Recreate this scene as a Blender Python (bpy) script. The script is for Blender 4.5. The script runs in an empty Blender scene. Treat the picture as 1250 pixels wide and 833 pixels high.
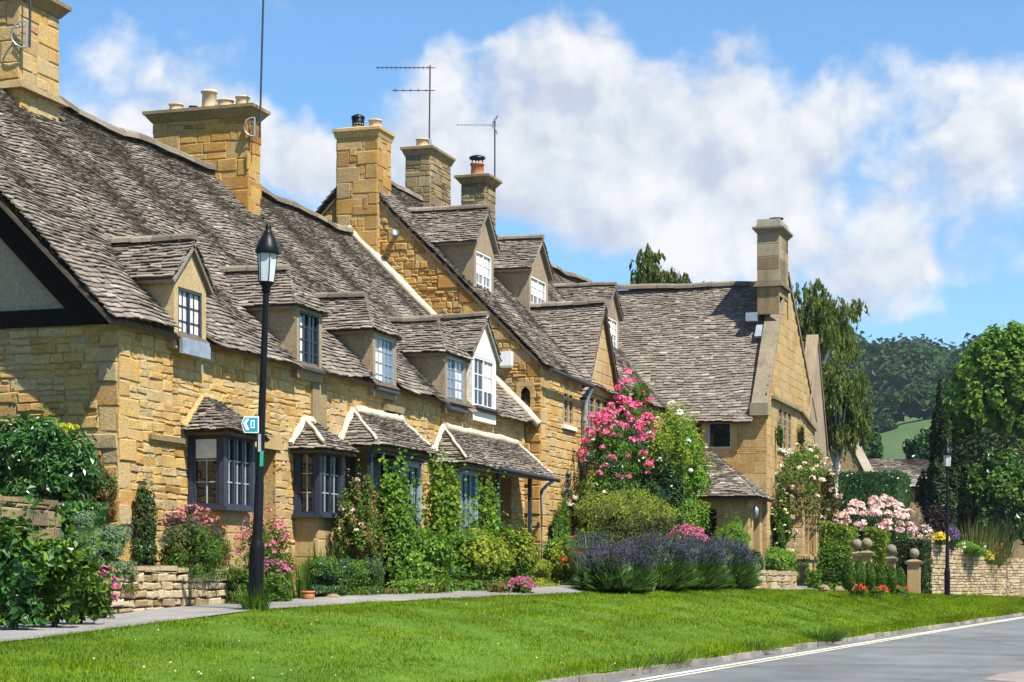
import bpy, math, random
import numpy as np
from mathutils import Vector

random.seed(7)
RNG = np.random.default_rng(11)
PI = math.pi
SC = bpy.context.scene
COL = SC.collection

# ------------------------------------------------------------------ frame of reference
# World axes: x = across the street (towards the road), y = along the street, z = up.
# The house front of the long cottage is the plane x = 0, its near corner is y = 0.
F = 2400.0                       # focal length in photo pixels (1250 wide)
A = math.atan(775.0 / F)         # the street runs off to the right of the view by this angle
SA, CA = math.sin(A), math.cos(A)
EYE = 1.2
HOR = 710.0
CX, CY = -5.0, 25.0              # cottage corner as seen from the camera (right, forward)

def s_of(px, p):
    """street position seen at photo column px at distance p in front of the cottage line"""
    r = (px - 625.0) / F
    return (r * (CY - SA * p) - CX - CA * p) / (SA - CA * r)
def depth(p, s):
    return CY + CA * s - SA * p
def z_of(py, d):
    return EYE + (HOR - py) * d / F
def world(px, d):
    X = (px - 625.0) / F * d - CX
    Y = d - CY
    return (CA * X - SA * Y, SA * X + CA * Y)
def Zc(z):
    return z + EYE
CAM = (CA * (-CX) - SA * (-CY), SA * (-CX) + CA * (-CY), EYE)

# ------------------------------------------------------------------ mesh collector
class MB:
    def __init__(self):
        self.v = []; self.f = []; self.n = 0
    def add(self, verts, faces, mat=0, smooth=False):
        verts = np.asarray(verts, dtype=np.float64).reshape(-1, 3)
        if isinstance(faces, np.ndarray):
            self.f.append((faces + self.n, mat, smooth))
        else:
            by = {}
            for f in faces:
                by.setdefault(len(f), []).append(f)
            for k, fs in by.items():
                self.f.append((np.asarray(fs, dtype=np.int64) + self.n, mat, smooth))
        self.v.append(verts); self.n += len(verts)
    def box(self, x0, x1, y0, y1, z0, z1, mat=0):
        v = [(x, y, z) for z in (z0, z1) for y in (y0, y1) for x in (x0, x1)]
        self.add(v, [(0, 2, 3, 1), (4, 5, 7, 6), (0, 1, 5, 4), (2, 6, 7, 3), (0, 4, 6, 2), (1, 3, 7, 5)], mat)
    def obox(self, o, a, b, c, mat=0):
        o, a, b, c = (np.asarray(q, float) for q in (o, a, b, c))
        v = [o, o + a, o + b, o + a + b, o + c, o + a + c, o + b + c, o + a + b + c]
        self.add(v, [(0, 2, 3, 1), (4, 5, 7, 6), (0, 1, 5, 4), (2, 6, 7, 3), (0, 4, 6, 2), (1, 3, 7, 5)], mat)
    def frustum(self, x0, x1, y0, y1, z0, X0, X1, Y0, Y1, z1, mat=0):
        v = [(x0, y0, z0), (x1, y0, z0), (x1, y1, z0), (x0, y1, z0), (X0, Y0, z1), (X1, Y0, z1), (X1, Y1, z1), (X0, Y1, z1)]
        self.add(v, [(3, 2, 1, 0), (4, 5, 6, 7), (0, 1, 5, 4), (1, 2, 6, 5), (2, 3, 7, 6), (3, 0, 4, 7)], mat)
    def tube(self, pts, radii, seg=8, mat=0, caps=True, smooth=True):
        pts = [np.asarray(p, float) for p in pts]
        V = []; Fc = []
        for i, p in enumerate(pts):
            t = pts[min(i + 1, len(pts) - 1)] - pts[max(i - 1, 0)]
            t = t / (np.linalg.norm(t) + 1e-9)
            a = np.cross(t, (0, 0, 1.0))
            if np.linalg.norm(a) < 1e-3: a = np.array((1.0, 0, 0))
            a /= np.linalg.norm(a); b = np.cross(a, t)
            r = radii[i] if hasattr(radii, '__len__') else radii
            for k in range(seg):
                th = 2 * PI * k / seg
                V.append(p + r * (math.cos(th) * a + math.sin(th) * b))
        for i in range(len(pts) - 1):
            for k in range(seg):
                k2 = (k + 1) % seg
                Fc.append((i * seg + k, i * seg + k2, (i + 1) * seg + k2, (i + 1) * seg + k))
        self.add(V, Fc, mat, smooth)
        if caps:
            self.add(V[:seg], [tuple(range(seg))], mat)
            self.add(V[-seg:], [tuple(reversed(range(seg)))], mat)
    def lathe(self, c, prof, seg=16, mat=0, smooth=True, rot=0.0):
        V = []; Fc = []
        for r, z in prof:
            for k in range(seg):
                th = 2 * PI * k / seg + rot
                V.append((c[0] + r * math.cos(th), c[1] + r * math.sin(th), c[2] + z))
        for i in range(len(prof) - 1):
            for k in range(seg):
                k2 = (k + 1) % seg
                Fc.append((i * seg + k, i * seg + k2, (i + 1) * seg + k2, (i + 1) * seg + k))
        self.add(V, Fc, mat, smooth)
        self.add(V[:seg], [tuple(reversed(range(seg)))], mat)
        self.add(V[-seg:], [tuple(range(seg))], mat)
    def mesh(self, name, mats, off=(0, 0, 0)):
        me = bpy.data.meshes.new(name)
        V = np.concatenate(self.v) - np.asarray(off, float)
        me.vertices.add(len(V)); me.vertices.foreach_set('co', V.astype(np.float32).ravel())
        loops = np.concatenate([f.ravel() for f, m, s in self.f])
        tot = np.concatenate([np.full(len(f), f.shape[1]) for f, m, s in self.f])
        mi = np.concatenate([np.full(len(f), m) for f, m, s in self.f])
        sm = np.concatenate([np.full(len(f), s) for f, m, s in self.f])
        me.loops.add(len(loops)); me.loops.foreach_set('vertex_index', loops.astype(np.int32))
        st = np.concatenate([[0], np.cumsum(tot)[:-1]])
        me.polygons.add(len(tot))
        me.polygons.foreach_set('loop_start', st.astype(np.int32))
        me.polygons.foreach_set('material_index', mi.astype(np.int32))
        me.polygons.foreach_set('use_smooth', sm.astype(bool))
        for m in mats: me.materials.append(m)
        me.update(calc_edges=True); me.validate()
        return me

BASE = {}
def tag(o, label=None, cat=None, group=None, kind=None):
    if label: o['label'] = label
    if cat: o['category'] = cat
    if group: o['group'] = group
    if kind: o['kind'] = kind
    return o
def thing(name, loc, label, cat, group=None):
    o = bpy.data.objects.new(name, None); COL.objects.link(o)
    o.location = loc; o.empty_display_size = 0.3
    BASE[o] = tuple(loc)
    return tag(o, label, cat, group)
def part(name, mb, mats, parent, label=None):
    if not isinstance(mats, (list, tuple)): mats = [mats]
    b = BASE[parent]
    o = bpy.data.objects.new(name, mb.mesh(name, mats, b)); COL.objects.link(o)
    o.parent = parent; BASE[o] = b
    if label: o['label'] = label
    return o
def solo(name, mb, mats, loc, label=None, cat=None, group=None, kind=None):
    if not isinstance(mats, (list, tuple)): mats = [mats]
    o = bpy.data.objects.new(name, mb.mesh(name, mats, loc)); COL.objects.link(o)
    o.location = loc; BASE[o] = tuple(loc)
    return tag(o, label, cat, group, kind)
def copy_tree(o, parent=None):
    c = o.copy(); COL.objects.link(c)
    if parent: c.parent = parent
    for ch in list(o.children): copy_tree(ch, c)
    return c

# ------------------------------------------------------------------ materials
def newmat(name):
    m = bpy.data.materials.new(name); m.use_nodes = True
    nt = m.node_tree; nt.nodes.clear()
    out = nt.nodes.new('ShaderNodeOutputMaterial')
    return m, nt, out
def N(nt, t, **kw):
    n = nt.nodes.new(t)
    for k, v in kw.items():
        if k in n.inputs: n.inputs[k].default_value = v
        else: setattr(n, k, v)
    return n
def ramp(nt, stops, interp='LINEAR'):
    r = nt.nodes.new('ShaderNodeValToRGB'); e = r.color_ramp.elements
    r.color_ramp.interpolation = interp
    while len(e) < len(stops): e.new(0.5)
    for i, (p, c) in enumerate(stops):
        e[i].position = p; e[i].color = (*c, 1) if len(c) == 3 else c
    return r
def mixc(nt, mode, fac, a, b):
    m = nt.nodes.new('ShaderNodeMix'); m.data_type = 'RGBA'; m.blend_type = mode
    for sock, val in ((m.inputs[0], fac), (m.inputs[6], a), (m.inputs[7], b)):
        if hasattr(val, 'is_linked') or hasattr(val, 'links'): nt.links.new(val, sock)
        else: sock.default_value = val if not isinstance(val, tuple) else (*val, 1) if len(val) == 3 else val
    return m.outputs[2]
def noise(nt, scale, detail=4, rough=0.6, vec=None, dist=0.0):
    n = nt.nodes.new('ShaderNodeTexNoise')
    n.inputs['Scale'].default_value = scale; n.inputs['Detail'].default_value = detail
    n.inputs['Roughness'].default_value = rough; n.inputs['Distortion'].default_value = dist
    if vec is None:
        vec = nt.nodes.new('ShaderNodeNewGeometry').outputs['Position']
    nt.links.new(vec, n.inputs['Vector'])
    return n.outputs['Fac']
def masonry(name, stops, rough=0.9, patch=0.35, bump=0.5, bscale=45.0, dark=(0.35, 0.32, 0.28), interp='LINEAR', blot=None, lichen=0.0):
    """stone, slate, render: each loose piece takes its own colour, then weather patches and grain"""
    m, nt, out = newmat(name)
    g = nt.nodes.new('ShaderNodeNewGeometry')
    r = ramp(nt, stops, interp); nt.links.new(g.outputs['Random Per Island'], r.inputs[0])
    c = r.outputs[0]
    n1 = noise(nt, 1.3, 5, 0.65); rr = ramp(nt, [(0.35, (0, 0, 0)), (0.7, (1, 1, 1))]); nt.links.new(n1, rr.inputs[0])
    mu = nt.nodes.new('ShaderNodeMath'); mu.operation = 'MULTIPLY'; mu.inputs[1].default_value = patch
    nt.links.new(rr.outputs[0], mu.inputs[0])
    c = mixc(nt, 'MULTIPLY', mu.outputs[0], c, dark)
    n2 = noise(nt, 22, 4, 0.7); r2 = ramp(nt, [(0.3, (0.62, 0.6, 0.58)), (0.7, (1.3, 1.28, 1.22))]); nt.links.new(n2, r2.inputs[0])
    c = mixc(nt, 'MULTIPLY', 0.75, c, r2.outputs[0])
    mp = nt.nodes.new('ShaderNodeMapping'); mp.inputs['Scale'].default_value = (2.6, 2.6, 0.5); nt.links.new(nt.nodes.new('ShaderNodeNewGeometry').outputs['Position'], mp.inputs['Vector'])
    n6 = noise(nt, 1.1, 5, 0.7, mp.outputs[0]); r6 = ramp(nt, [(0.5, (1, 1, 1)), (0.74, (0.6, 0.58, 0.56))]); nt.links.new(n6, r6.inputs[0])
    c = mixc(nt, 'MULTIPLY', min(1.0, patch * 1.6), c, r6.outputs[0])
    if lichen:
        n7 = noise(nt, 0.9, 7, 0.72, dist=0.4); r7 = ramp(nt, [(0.48, (0, 0, 0)), (0.66, (lichen,) * 3)]); nt.links.new(n7, r7.inputs[0]); c = mixc(nt, 'MIX', r7.outputs[0], c, (0.36, 0.3, 0.205))
    if blot:
        n3 = noise(nt, blot[2], 5, 0.75, dist=0.6); r3 = ramp(nt, [(blot[1], (0, 0, 0)), (blot[1] + 0.06, (1, 1, 1))]); nt.links.new(n3, r3.inputs[0])
        c = mixc(nt, 'MIX', r3.outputs[0], c, blot[0])
    b = N(nt, 'ShaderNodeBsdfPrincipled', Roughness=rough); b.inputs['Specular IOR Level'].default_value = 0.25
    nt.links.new(c, b.inputs['Base Color'])
    n4 = noise(nt, bscale, 6, 0.7)
    bp = N(nt, 'ShaderNodeBump', Strength=bump, Distance=0.02); nt.links.new(n4, bp.inputs['Height'])
    nt.links.new(bp.outputs[0], b.inputs['Normal'])
    nt.links.new(b.outputs[0], out.inputs[0])
    return m
def plain(name, col, rough=0.5, spec=0.5, metal=0.0, var=0.25, scale=9.0, bump=0.0):
    m, nt, out = newmat(name)
    b = N(nt, 'ShaderNodeBsdfPrincipled', Roughness=rough, Metallic=metal); b.inputs['Specular IOR Level'].default_value = spec
    n = noise(nt, scale, 5, 0.65); r = ramp(nt, [(0.3, (1 - var,) * 3), (0.7, (1 + var * 0.6,) * 3)]); nt.links.new(n, r.inputs[0])
    nt.links.new(mixc(nt, 'MULTIPLY', 1.0, col, r.outputs[0]), b.inputs['Base Color'])
    if bump:
        n4 = noise(nt, scale * 6, 5, 0.7); bp = N(nt, 'ShaderNodeBump', Strength=bump, Distance=0.01); nt.links.new(n4, bp.inputs['Height'])
        nt.links.new(bp.outputs[0], b.inputs['Normal'])
    nt.links.new(b.outputs[0], out.inputs[0])
    return m
def leafmat(name, stops, trans=0.35, rough=0.5, spec=0.2):
    m, nt, out = newmat(name)
    g = nt.nodes.new('ShaderNodeNewGeometry')
    r = ramp(nt, stops); nt.links.new(g.outputs['Random Per Island'], r.inputs[0])
    n1 = noise(nt, 2.2, 3, 0.6); r1 = ramp(nt, [(0.3, (0.7, 0.72, 0.75)), (0.7, (1.25, 1.2, 1.1))]); nt.links.new(n1, r1.inputs[0])
    c = mixc(nt, 'MULTIPLY', 0.8, r.outputs[0], r1.outputs[0])
    b = N(nt, 'ShaderNodeBsdfPrincipled', Roughness=rough); b.inputs['Specular IOR Level'].default_value = spec
    nt.links.new(c, b.inputs['Base Color'])
    t = nt.nodes.new('ShaderNodeBsdfTranslucent')
    nt.links.new(mixc(nt, 'MULTIPLY', 1.0, c, (1.3, 1.35, 0.7)), t.inputs['Color'])
    mx = nt.nodes.new('ShaderNodeMixShader'); mx.inputs[0].default_value = trans
    nt.links.new(b.outputs[0], mx.inputs[1]); nt.links.new(t.outputs[0], mx.inputs[2])
    nt.links.new(mx.outputs[0], out.inputs[0])
    return m
def glassmat(name, tint, rough=0.06):
    m, nt, out = newmat(name)
    b = N(nt, 'ShaderNodeBsdfPrincipled', Roughness=rough); b.inputs['Specular IOR Level'].default_value = 0.7
    b.inputs['Base Color'].default_value = (*tint, 1)
    n = noise(nt, 2.5, 2, 0.5); bp = N(nt, 'ShaderNodeBump', Strength=0.25, Distance=0.03); nt.links.new(n, bp.inputs['Height'])
    nt.links.new(bp.outputs[0], b.inputs['Normal'])
    nt.links.new(b.outputs[0], out.inputs[0])
    return m

M = {}
M['slate'] = masonry('stone_slate', [(0, (0.145, 0.122, 0.1)), (0.35, (0.19, 0.162, 0.133)), (0.7, (0.225, 0.194, 0.162)), (0.95, (0.27, 0.237, 0.2)), (1, (0.37, 0.335, 0.285))],
                     patch=0.22, dark=(0.62, 0.55, 0.46), bscale=60, blot=((0.4, 0.36, 0.29), 0.68, 7.0))
M['slate_pale'] = masonry('stone_slate_pale', [(0, (0.13, 0.11, 0.09)), (0.5, (0.26, 0.225, 0.18)), (0.9, (0.36, 0.32, 0.26)), (1, (0.6, 0.56, 0.48))], patch=0.35, dark=(0.6, 0.56, 0.5), bscale=60)
M['ridge'] = masonry('ridge_tile', [(0, (0.14, 0.12, 0.09)), (0.5, (0.2, 0.175, 0.135)), (1, (0.28, 0.25, 0.2))], patch=0.4, dark=(0.6, 0.5, 0.3), bscale=40, blot=((0.42, 0.25, 0.04), 0.66, 6.0))
M['stone'] = masonry('cotswold_rubble', [(0, (0.38, 0.215, 0.06)), (0.15, (0.47, 0.285, 0.085)), (0.45, (0.52, 0.345, 0.125)), (0.75, (0.53, 0.385, 0.175)), (0.93, (0.46, 0.35, 0.18)), (1, (0.38, 0.3, 0.175))],
                     patch=0.4, dark=(0.66, 0.55, 0.42), bscale=38, bump=0.8, lichen=0.5)
M['stone_gold'] = masonry('cotswold_rubble_gold', [(0, (0.27, 0.135, 0.035)), (0.3, (0.43, 0.235, 0.055)), (0.65, (0.5, 0.31, 0.09)), (1, (0.4, 0.29, 0.14))], patch=0.5, dark=(0.6, 0.5, 0.4), bscale=38, bump=0.8, lichen=0.4)
M['stone_grey'] = masonry('weathered_stone', [(0, (0.13, 0.105, 0.065)), (0.4, (0.23, 0.18, 0.105)), (0.75, (0.32, 0.24, 0.12)), (1, (0.34, 0.285, 0.2))], patch=0.65, dark=(0.5, 0.47, 0.43), bscale=38, bump=0.6)
M['ashlar'] = masonry('cotswold_ashlar', [(0, (0.37, 0.235, 0.085)), (0.5, (0.42, 0.28, 0.11)), (1, (0.43, 0.305, 0.14))], patch=0.5, dark=(0.62, 0.54, 0.45), bscale=30, bump=0.3, lichen=0.55)
M['mortar'] = masonry('lime_mortar', [(0, (0.43, 0.3, 0.12)), (1, (0.43, 0.3, 0.12))], patch=0.4, dark=(0.7, 0.6, 0.5), bscale=50)
M['drywall'] = masonry('dry_stone', [(0, (0.27, 0.195, 0.1)), (0.4, (0.41, 0.315, 0.18)), (0.75, (0.47, 0.38, 0.24)), (1, (0.5, 0.43, 0.32))], patch=0.35, dark=(0.6, 0.5, 0.4), bscale=38, bump=0.7)
M['rubble_dark'] = plain('dark_earth_joint', (0.06, 0.045, 0.03), 0.95, 0.1)
M['render_ochre'] = masonry('ochre_render', [(0, (0.44, 0.34, 0.18)), (1, (0.44, 0.34, 0.18))], patch=0.45, dark=(0.6, 0.5, 0.42), bscale=25, bump=0.2)
M['render_grey'] = masonry('grey_brown_render', [(0, (0.3, 0.235, 0.155)), (1, (0.3, 0.235, 0.155))], patch=0.45, dark=(0.6, 0.55, 0.5), bscale=25, bump=0.2)
M['render_white'] = masonry('white_render', [(0, (0.74, 0.71, 0.64)), (1, (0.74, 0.71, 0.64))], patch=0.2, dark=(0.75, 0.7, 0.62), bscale=25, bump=0.15)
M['render_cream'] = masonry('cream_infill', [(0, (0.38, 0.31, 0.215)), (1, (0.38, 0.31, 0.215))], patch=0.25, dark=(0.7, 0.65, 0.6), bscale=25, bump=0.1)
M['lime'] = masonry('white_lime_fillet', [(0, (0.58, 0.51, 0.38)), (1, (0.66, 0.59, 0.46))], patch=0.55, dark=(0.6, 0.52, 0.42), bscale=30, bump=0.4)
M['timber'] = plain('black_timber', (0.016, 0.013, 0.011), 0.9, 0.08)
M['rafter'] = plain('old_rafter', (0.1, 0.078, 0.056), 0.9, 0.1)
M['door'] = plain('brown_plank', (0.09, 0.05, 0.028), 0.6, 0.3)
M['navy'] = plain('slate_blue_paint', (0.035, 0.043, 0.065), 0.45, 0.25)
M['bluegrey'] = plain('pale_blue_grey_paint', (0.24, 0.3, 0.37), 0.45, 0.4)
M['whitepaint'] = plain('white_paint', (0.72, 0.72, 0.7), 0.45, 0.4, var=0.12)
M['greypaint'] = plain('grey_paint', (0.33, 0.35, 0.37), 0.45, 0.4)
M['lead'] = plain('lead_sheet', (0.3, 0.34, 0.4), 0.45, 0.5, 0.3)
M['leaddark'] = plain('dark_lead', (0.05, 0.05, 0.055), 0.6, 0.4)
M['glass'] = glassmat('window_glass', (0.008, 0.009, 0.011))
M['glass_sky_tint'] = glassmat('window_glass_sky_tint', (0.16, 0.19, 0.22), 0.12)  # pale base colour stands in for sky reflected in the panes
M['curtain'] = plain('white_curtain', (0.62, 0.6, 0.55), 0.85, 0.1, var=0.2)
M['coping'] = masonry('weathered_coping', [(0, (0.2, 0.165, 0.115)), (1, (0.27, 0.225, 0.16))], patch=0.6, dark=(0.55, 0.52, 0.5), bscale=30)
M['black'] = plain('black_gloss_paint', (0.006, 0.006, 0.008), 0.42, 0.18, var=0.2)
M['lampglass'] = plain('frosted_lamp_glass', (0.52, 0.56, 0.58), 0.25, 0.6, var=0.1)
M['metal'] = plain('galvanised_metal', (0.42, 0.44, 0.46), 0.4, 0.5, 0.7)
M['darkmetal'] = plain('dark_metal', (0.05, 0.05, 0.055), 0.5, 0.5, 0.4)
M['pot_buff'] = plain('buff_clay', (0.55, 0.42, 0.26), 0.85, 0.2)
M['pot_red'] = plain('terracotta', (0.42, 0.17, 0.07), 0.85, 0.2)
M['teal'] = plain('teal_sign_face', (0.01, 0.27, 0.36), 0.35, 0.4, var=0.1)
M['tealgreen'] = plain('green_plate', (0.015, 0.32, 0.2), 0.35, 0.4, var=0.1)
M['signwhite'] = plain('white_sign_face', (0.78, 0.8, 0.82), 0.35, 0.4, var=0.06)
M['bark'] = plain('bark', (0.07, 0.05, 0.035), 0.9, 0.15, bump=0.6)
M['birchbark'] = plain('birch_bark', (0.45, 0.42, 0.38), 0.8, 0.2, var=0.5, scale=4)
M['stem'] = plain('green_stem', (0.07, 0.1, 0.03), 0.8, 0.2)
M['soil'] = plain('garden_soil', (0.07, 0.05, 0.034), 0.95, 0.1, var=0.5, scale=5, bump=0.8)

def G(*c): return list(c)
M['leaf_dark'] = leafmat('leaf_dark', [(0, (0.016, 0.045, 0.011)), (0.6, (0.032, 0.085, 0.016)), (1, (0.06, 0.14, 0.025))], 0.25, 0.35, 0.5)
M['leaf_laurel'] = leafmat('leaf_laurel', [(0, (0.02, 0.07, 0.012)), (0.5, (0.035, 0.115, 0.018)), (1, (0.075, 0.19, 0.03))], 0.3, 0.32, 0.55)
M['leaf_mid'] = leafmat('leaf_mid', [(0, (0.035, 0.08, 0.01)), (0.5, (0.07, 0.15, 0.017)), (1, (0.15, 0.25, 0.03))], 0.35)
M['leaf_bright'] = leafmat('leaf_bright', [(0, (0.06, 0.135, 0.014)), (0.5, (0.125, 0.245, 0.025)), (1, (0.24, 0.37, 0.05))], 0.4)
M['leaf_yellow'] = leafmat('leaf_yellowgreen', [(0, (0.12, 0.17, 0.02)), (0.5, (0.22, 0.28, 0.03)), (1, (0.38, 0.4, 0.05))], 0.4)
M['leaf_gold'] = leafmat('leaf_golden', [(0, (0.35, 0.33, 0.02)), (1, (0.65, 0.58, 0.04))], 0.35)
M['leaf_olive'] = leafmat('leaf_olive', [(0, (0.05, 0.07, 0.018)), (0.5, (0.1, 0.12, 0.028)), (1, (0.17, 0.18, 0.05))], 0.35)
M['leaf_grey'] = leafmat('leaf_grey', [(0, (0.07, 0.12, 0.06)), (0.5, (0.12, 0.2, 0.10)), (1, (0.2, 0.3, 0.17))], 0.3)
M['leaf_rust'] = leafmat('leaf_rust', [(0, (0.07, 0.045, 0.015)), (0.5, (0.14, 0.085, 0.025)), (1, (0.2, 0.15, 0.05))], 0.3)
M['leaf_autumn'] = leafmat('leaf_bronze_green', [(0, (0.06, 0.1, 0.02)), (0.45, (0.13, 0.17, 0.035)), (0.75, (0.27, 0.17, 0.06)), (1, (0.34, 0.2, 0.09))], 0.35)
M['leaf_purple'] = leafmat('leaf_dark_purple', [(0, (0.02, 0.012, 0.016)), (1, (0.06, 0.035, 0.045))], 0.2)
M['leaf_lav'] = leafmat('leaf_lavender', [(0, (0.04, 0.085, 0.026)), (0.5, (0.07, 0.14, 0.036)), (1, (0.13, 0.22, 0.06))], 0.3)
M['leaf_yew'] = leafmat('leaf_yew', [(0, (0.012, 0.026, 0.008)), (0.6, (0.028, 0.055, 0.014)), (1, (0.075, 0.1, 0.022))], 0.2)
M['leaf_hedge'] = leafmat('leaf_hedge', [(0, (0.1, 0.16, 0.015)), (0.5, (0.15, 0.22, 0.022)), (1, (0.22, 0.29, 0.035))], 0.3)
M['leaf_birch'] = leafmat('leaf_birch', [(0, (0.055, 0.085, 0.014)), (0.5, (0.11, 0.15, 0.026)), (1, (0.2, 0.235, 0.05))], 0.4)
M['leaf_wood'] = leafmat('leaf_far_wood', [(0, (0.016, 0.04, 0.012)), (0.6, (0.032, 0.07, 0.018)), (1, (0.065, 0.12, 0.028))], 0.2, 0.7, 0.1)
M['leaf_field_tree'] = leafmat('leaf_field_tree', [(0, (0.025, 0.06, 0.022)), (0.6, (0.045, 0.105, 0.034)), (1, (0.07, 0.15, 0.045))], 0.25, 0.7, 0.1)
def petals(name, a, b): return leafmat(name, [(0, a), (1, b)], 0.3, 0.6, 0.2)
M['fl_pink'] = petals('petal_pink', (0.52, 0.045, 0.17), (0.78, 0.2, 0.38))
M['fl_magenta'] = petals('petal_magenta', (0.4, 0.06, 0.2), (0.66, 0.2, 0.38))
M['fl_valerian'] = petals('petal_valerian', (0.42, 0.09, 0.13), (0.66, 0.28, 0.32))
M['fl_palepink'] = petals('petal_pale_pink', (0.68, 0.36, 0.42), (0.85, 0.66, 0.68))
M['fl_cream'] = petals('petal_cream', (0.72, 0.5, 0.4), (0.85, 0.75, 0.65))
M['fl_white'] = petals('petal_white', (0.75, 0.75, 0.68), (0.85, 0.85, 0.8))
M['fl_lav'] = petals('petal_lavender', (0.045, 0.042, 0.075), (0.1, 0.095, 0.15))
M['fl_purple'] = petals('petal_purple', (0.1, 0.055, 0.24), (0.22, 0.14, 0.4))
M['fl_red'] = petals('petal_red', (0.6, 0.02, 0.012), (0.8, 0.08, 0.03))
M['fl_yellow'] = petals('petal_yellow', (0.5, 0.4, 0.02), (0.75, 0.62, 0.06))
M['fl_salmon'] = petals('petal_salmon', (0.75, 0.16, 0.1), (0.85, 0.32, 0.22))
# ------------------------------------------------------------------ surfaces laid stone by stone
def basis(pts):
    P = [np.asarray(p, float) for p in pts]
    u = P[1] - P[0]; u /= np.linalg.norm(u)
    n = np.zeros(3)
    for i in range(1, len(P) - 1): n += np.cross(P[i] - P[0], P[i + 1] - P[0])
    n /= np.linalg.norm(n); v = np.cross(n, u)
    q = [((p - P[0]) @ u, (p - P[0]) @ v) for p in P]
    return P[0], u, v, n, q
def spans(q, v):
    xs = []
    for i in range(len(q)):
        (a, b), (c, d) = q[i], q[(i + 1) % len(q)]
        if (b <= v < d) or (d <= v < b): xs.append(a + (c - a) * (v - b) / (d - b))
    xs.sort()
    return [(xs[i], xs[i + 1]) for i in range(0, len(xs) - 1, 2)]
def cut(iv, holes, v0, v1):
    for (a, b, c, d) in holes:
        if d <= v0 + 1e-4 or c >= v1 - 1e-4: continue
        o = []
        for (x, y) in iv:
            if b <= x or a >= y: o.append((x, y)); continue
            if a > x: o.append((x, a))
            if b < y: o.append((b, y))
        iv = o
    return iv
def sag(V, k=1.0):
    x, y = V[:, 0], V[:, 1]
    V[:, 2] += k * (0.035 * np.sin(y * 0.75 + x * 0.4 + 1.0) + 0.022 * np.sin(y * 1.9 - x * 1.3) + 0.012 * np.sin(y * 4.1 + x * 3.0))
    return V
SLATE_K = 0.58
def slates(mb, pts, mat=0, course=(0.135, 0.085), width=(0.12, 0.27), holes=(), wav=1.0, deck=None, over=0.03):
    O, u, v, n, q = basis(pts)
    vt = max(b for a, b in q)
    L = []
    vc = -over
    while vc < vt - 0.02:
        h = course[0] + (course[1] - course[0]) * max(vc, 0) / vt
        h *= SLATE_K * random.uniform(0.86, 1.14)
        vm = min(max(vc + h * 0.4, 0.001), vt - 0.001)
        for (a, b) in cut(spans(q, vm), holes, vc, vc + h):
            a -= random.uniform(0.0, 0.03); b += random.uniform(0, 0.03)
            x = a
            while x < b - 0.02:
                w = 0.62 * random.uniform(*width) * (0.8 + 0.4 * (1 - vc / vt))
                if b - x - w < 0.1: w = b - x
                L.append((x + 0.005, x + w - 0.005, vc, min(vc + 1.4 * h, vt + 0.02)))
                x += w
        vc += h
    a = np.array(L); k = len(a)
    def r(s): return RNG.uniform(-s, s, k)
    hl = 0.018 + RNG.uniform(-0.007, 0.012, k); tl = r(0.006); t = 0.011 + RNG.uniform(0, 0.011, k); hu = np.full(k, -0.012)
    v0a = a[:, 2] + r(0.012); v0b = v0a + r(0.014)
    us = [a[:, 0], a[:, 1], a[:, 1] + r(.004), a[:, 0] + r(.004)]
    vs = [v0a, v0b, a[:, 3], a[:, 3]]
    top = [hl + t + tl, hl + t - tl, hu + t, hu + t]
    bot = [hl + tl, hl - tl, hu, hu]
    V = np.zeros((k, 8, 3))
    for i in range(4):
        base = O + us[i][:, None] * u + vs[i][:, None] * v
        V[:, i] = base + top[i][:, None] * n; V[:, i + 4] = base + bot[i][:, None] * n
    fi = np.array([(0, 1, 2, 3), (4, 5, 1, 0), (7, 4, 0, 3), (5, 6, 2, 1)])
    fa = (np.arange(k)[:, None, None] * 8 + fi[None]).reshape(-1, 4)
    V = V.reshape(-1, 3)
    if wav: sag(V, wav)
    mb.add(V, fa, mat)
    if deck is not None:      # boards under the slates
        P = [np.asarray(p, float) for p in pts]
        m = len(P)
        tp = np.array([p - 0.05 * n for p in P]); bt = np.array([p - 0.10 * n for p in P])
        if wav: sag(tp, wav); sag(bt, wav)
        W = np.concatenate([tp, bt])
        fs = [tuple(range(m)), tuple(reversed(range(m, 2 * m)))] + [(i + m, (i + 1) % m + m, (i + 1) % m, i) for i in range(m)]
        mb.add(W, fs, deck)
def ridge_tiles(mb, a, b, mat=0, r=0.13, wav=1.0, step=0.42):
    a, b = np.asarray(a, float), np.asarray(b, float)
    L = np.linalg.norm(b - a); t = (b - a) / L
    side = np.cross(t, (0, 0, 1.0)); side /= np.linalg.norm(side); up = np.cross(side, t)
    k = max(1, int(L / step)); s = L / k
    for i in range(k):
        V = []; h = random.uniform(-0.008, 0.012)
        for e in (i * s + 0.006, (i + 1) * s - 0.006):
            for j in range(6):
                th = PI * (-0.08 + 1.16 * j / 5)
                V.append(a + t * e + side * math.cos(th) * r * 1.15 + up * (math.sin(th) * r * 0.8 + h - 0.01))
        V = np.array(V)
        if wav: sag(V, wav)
        fs = [(j, j + 1, j + 7, j + 6) for j in range(5)] + [tuple(reversed(range(6))), tuple(range(6, 12))]
        mb.add(V, fs, mat)
def fillet(mb, a, b, mat=0, r=0.08, k=8, wob=0.009):
    a, b = np.asarray(a, float), np.asarray(b, float)
    pts = [a + (b - a) * i / k + np.array([random.uniform(-wob, wob) for _ in range(3)]) for i in range(k + 1)]
    mb.tube(pts, [r * random.uniform(0.8, 1.2) for _ in pts], 7, mat)
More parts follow.
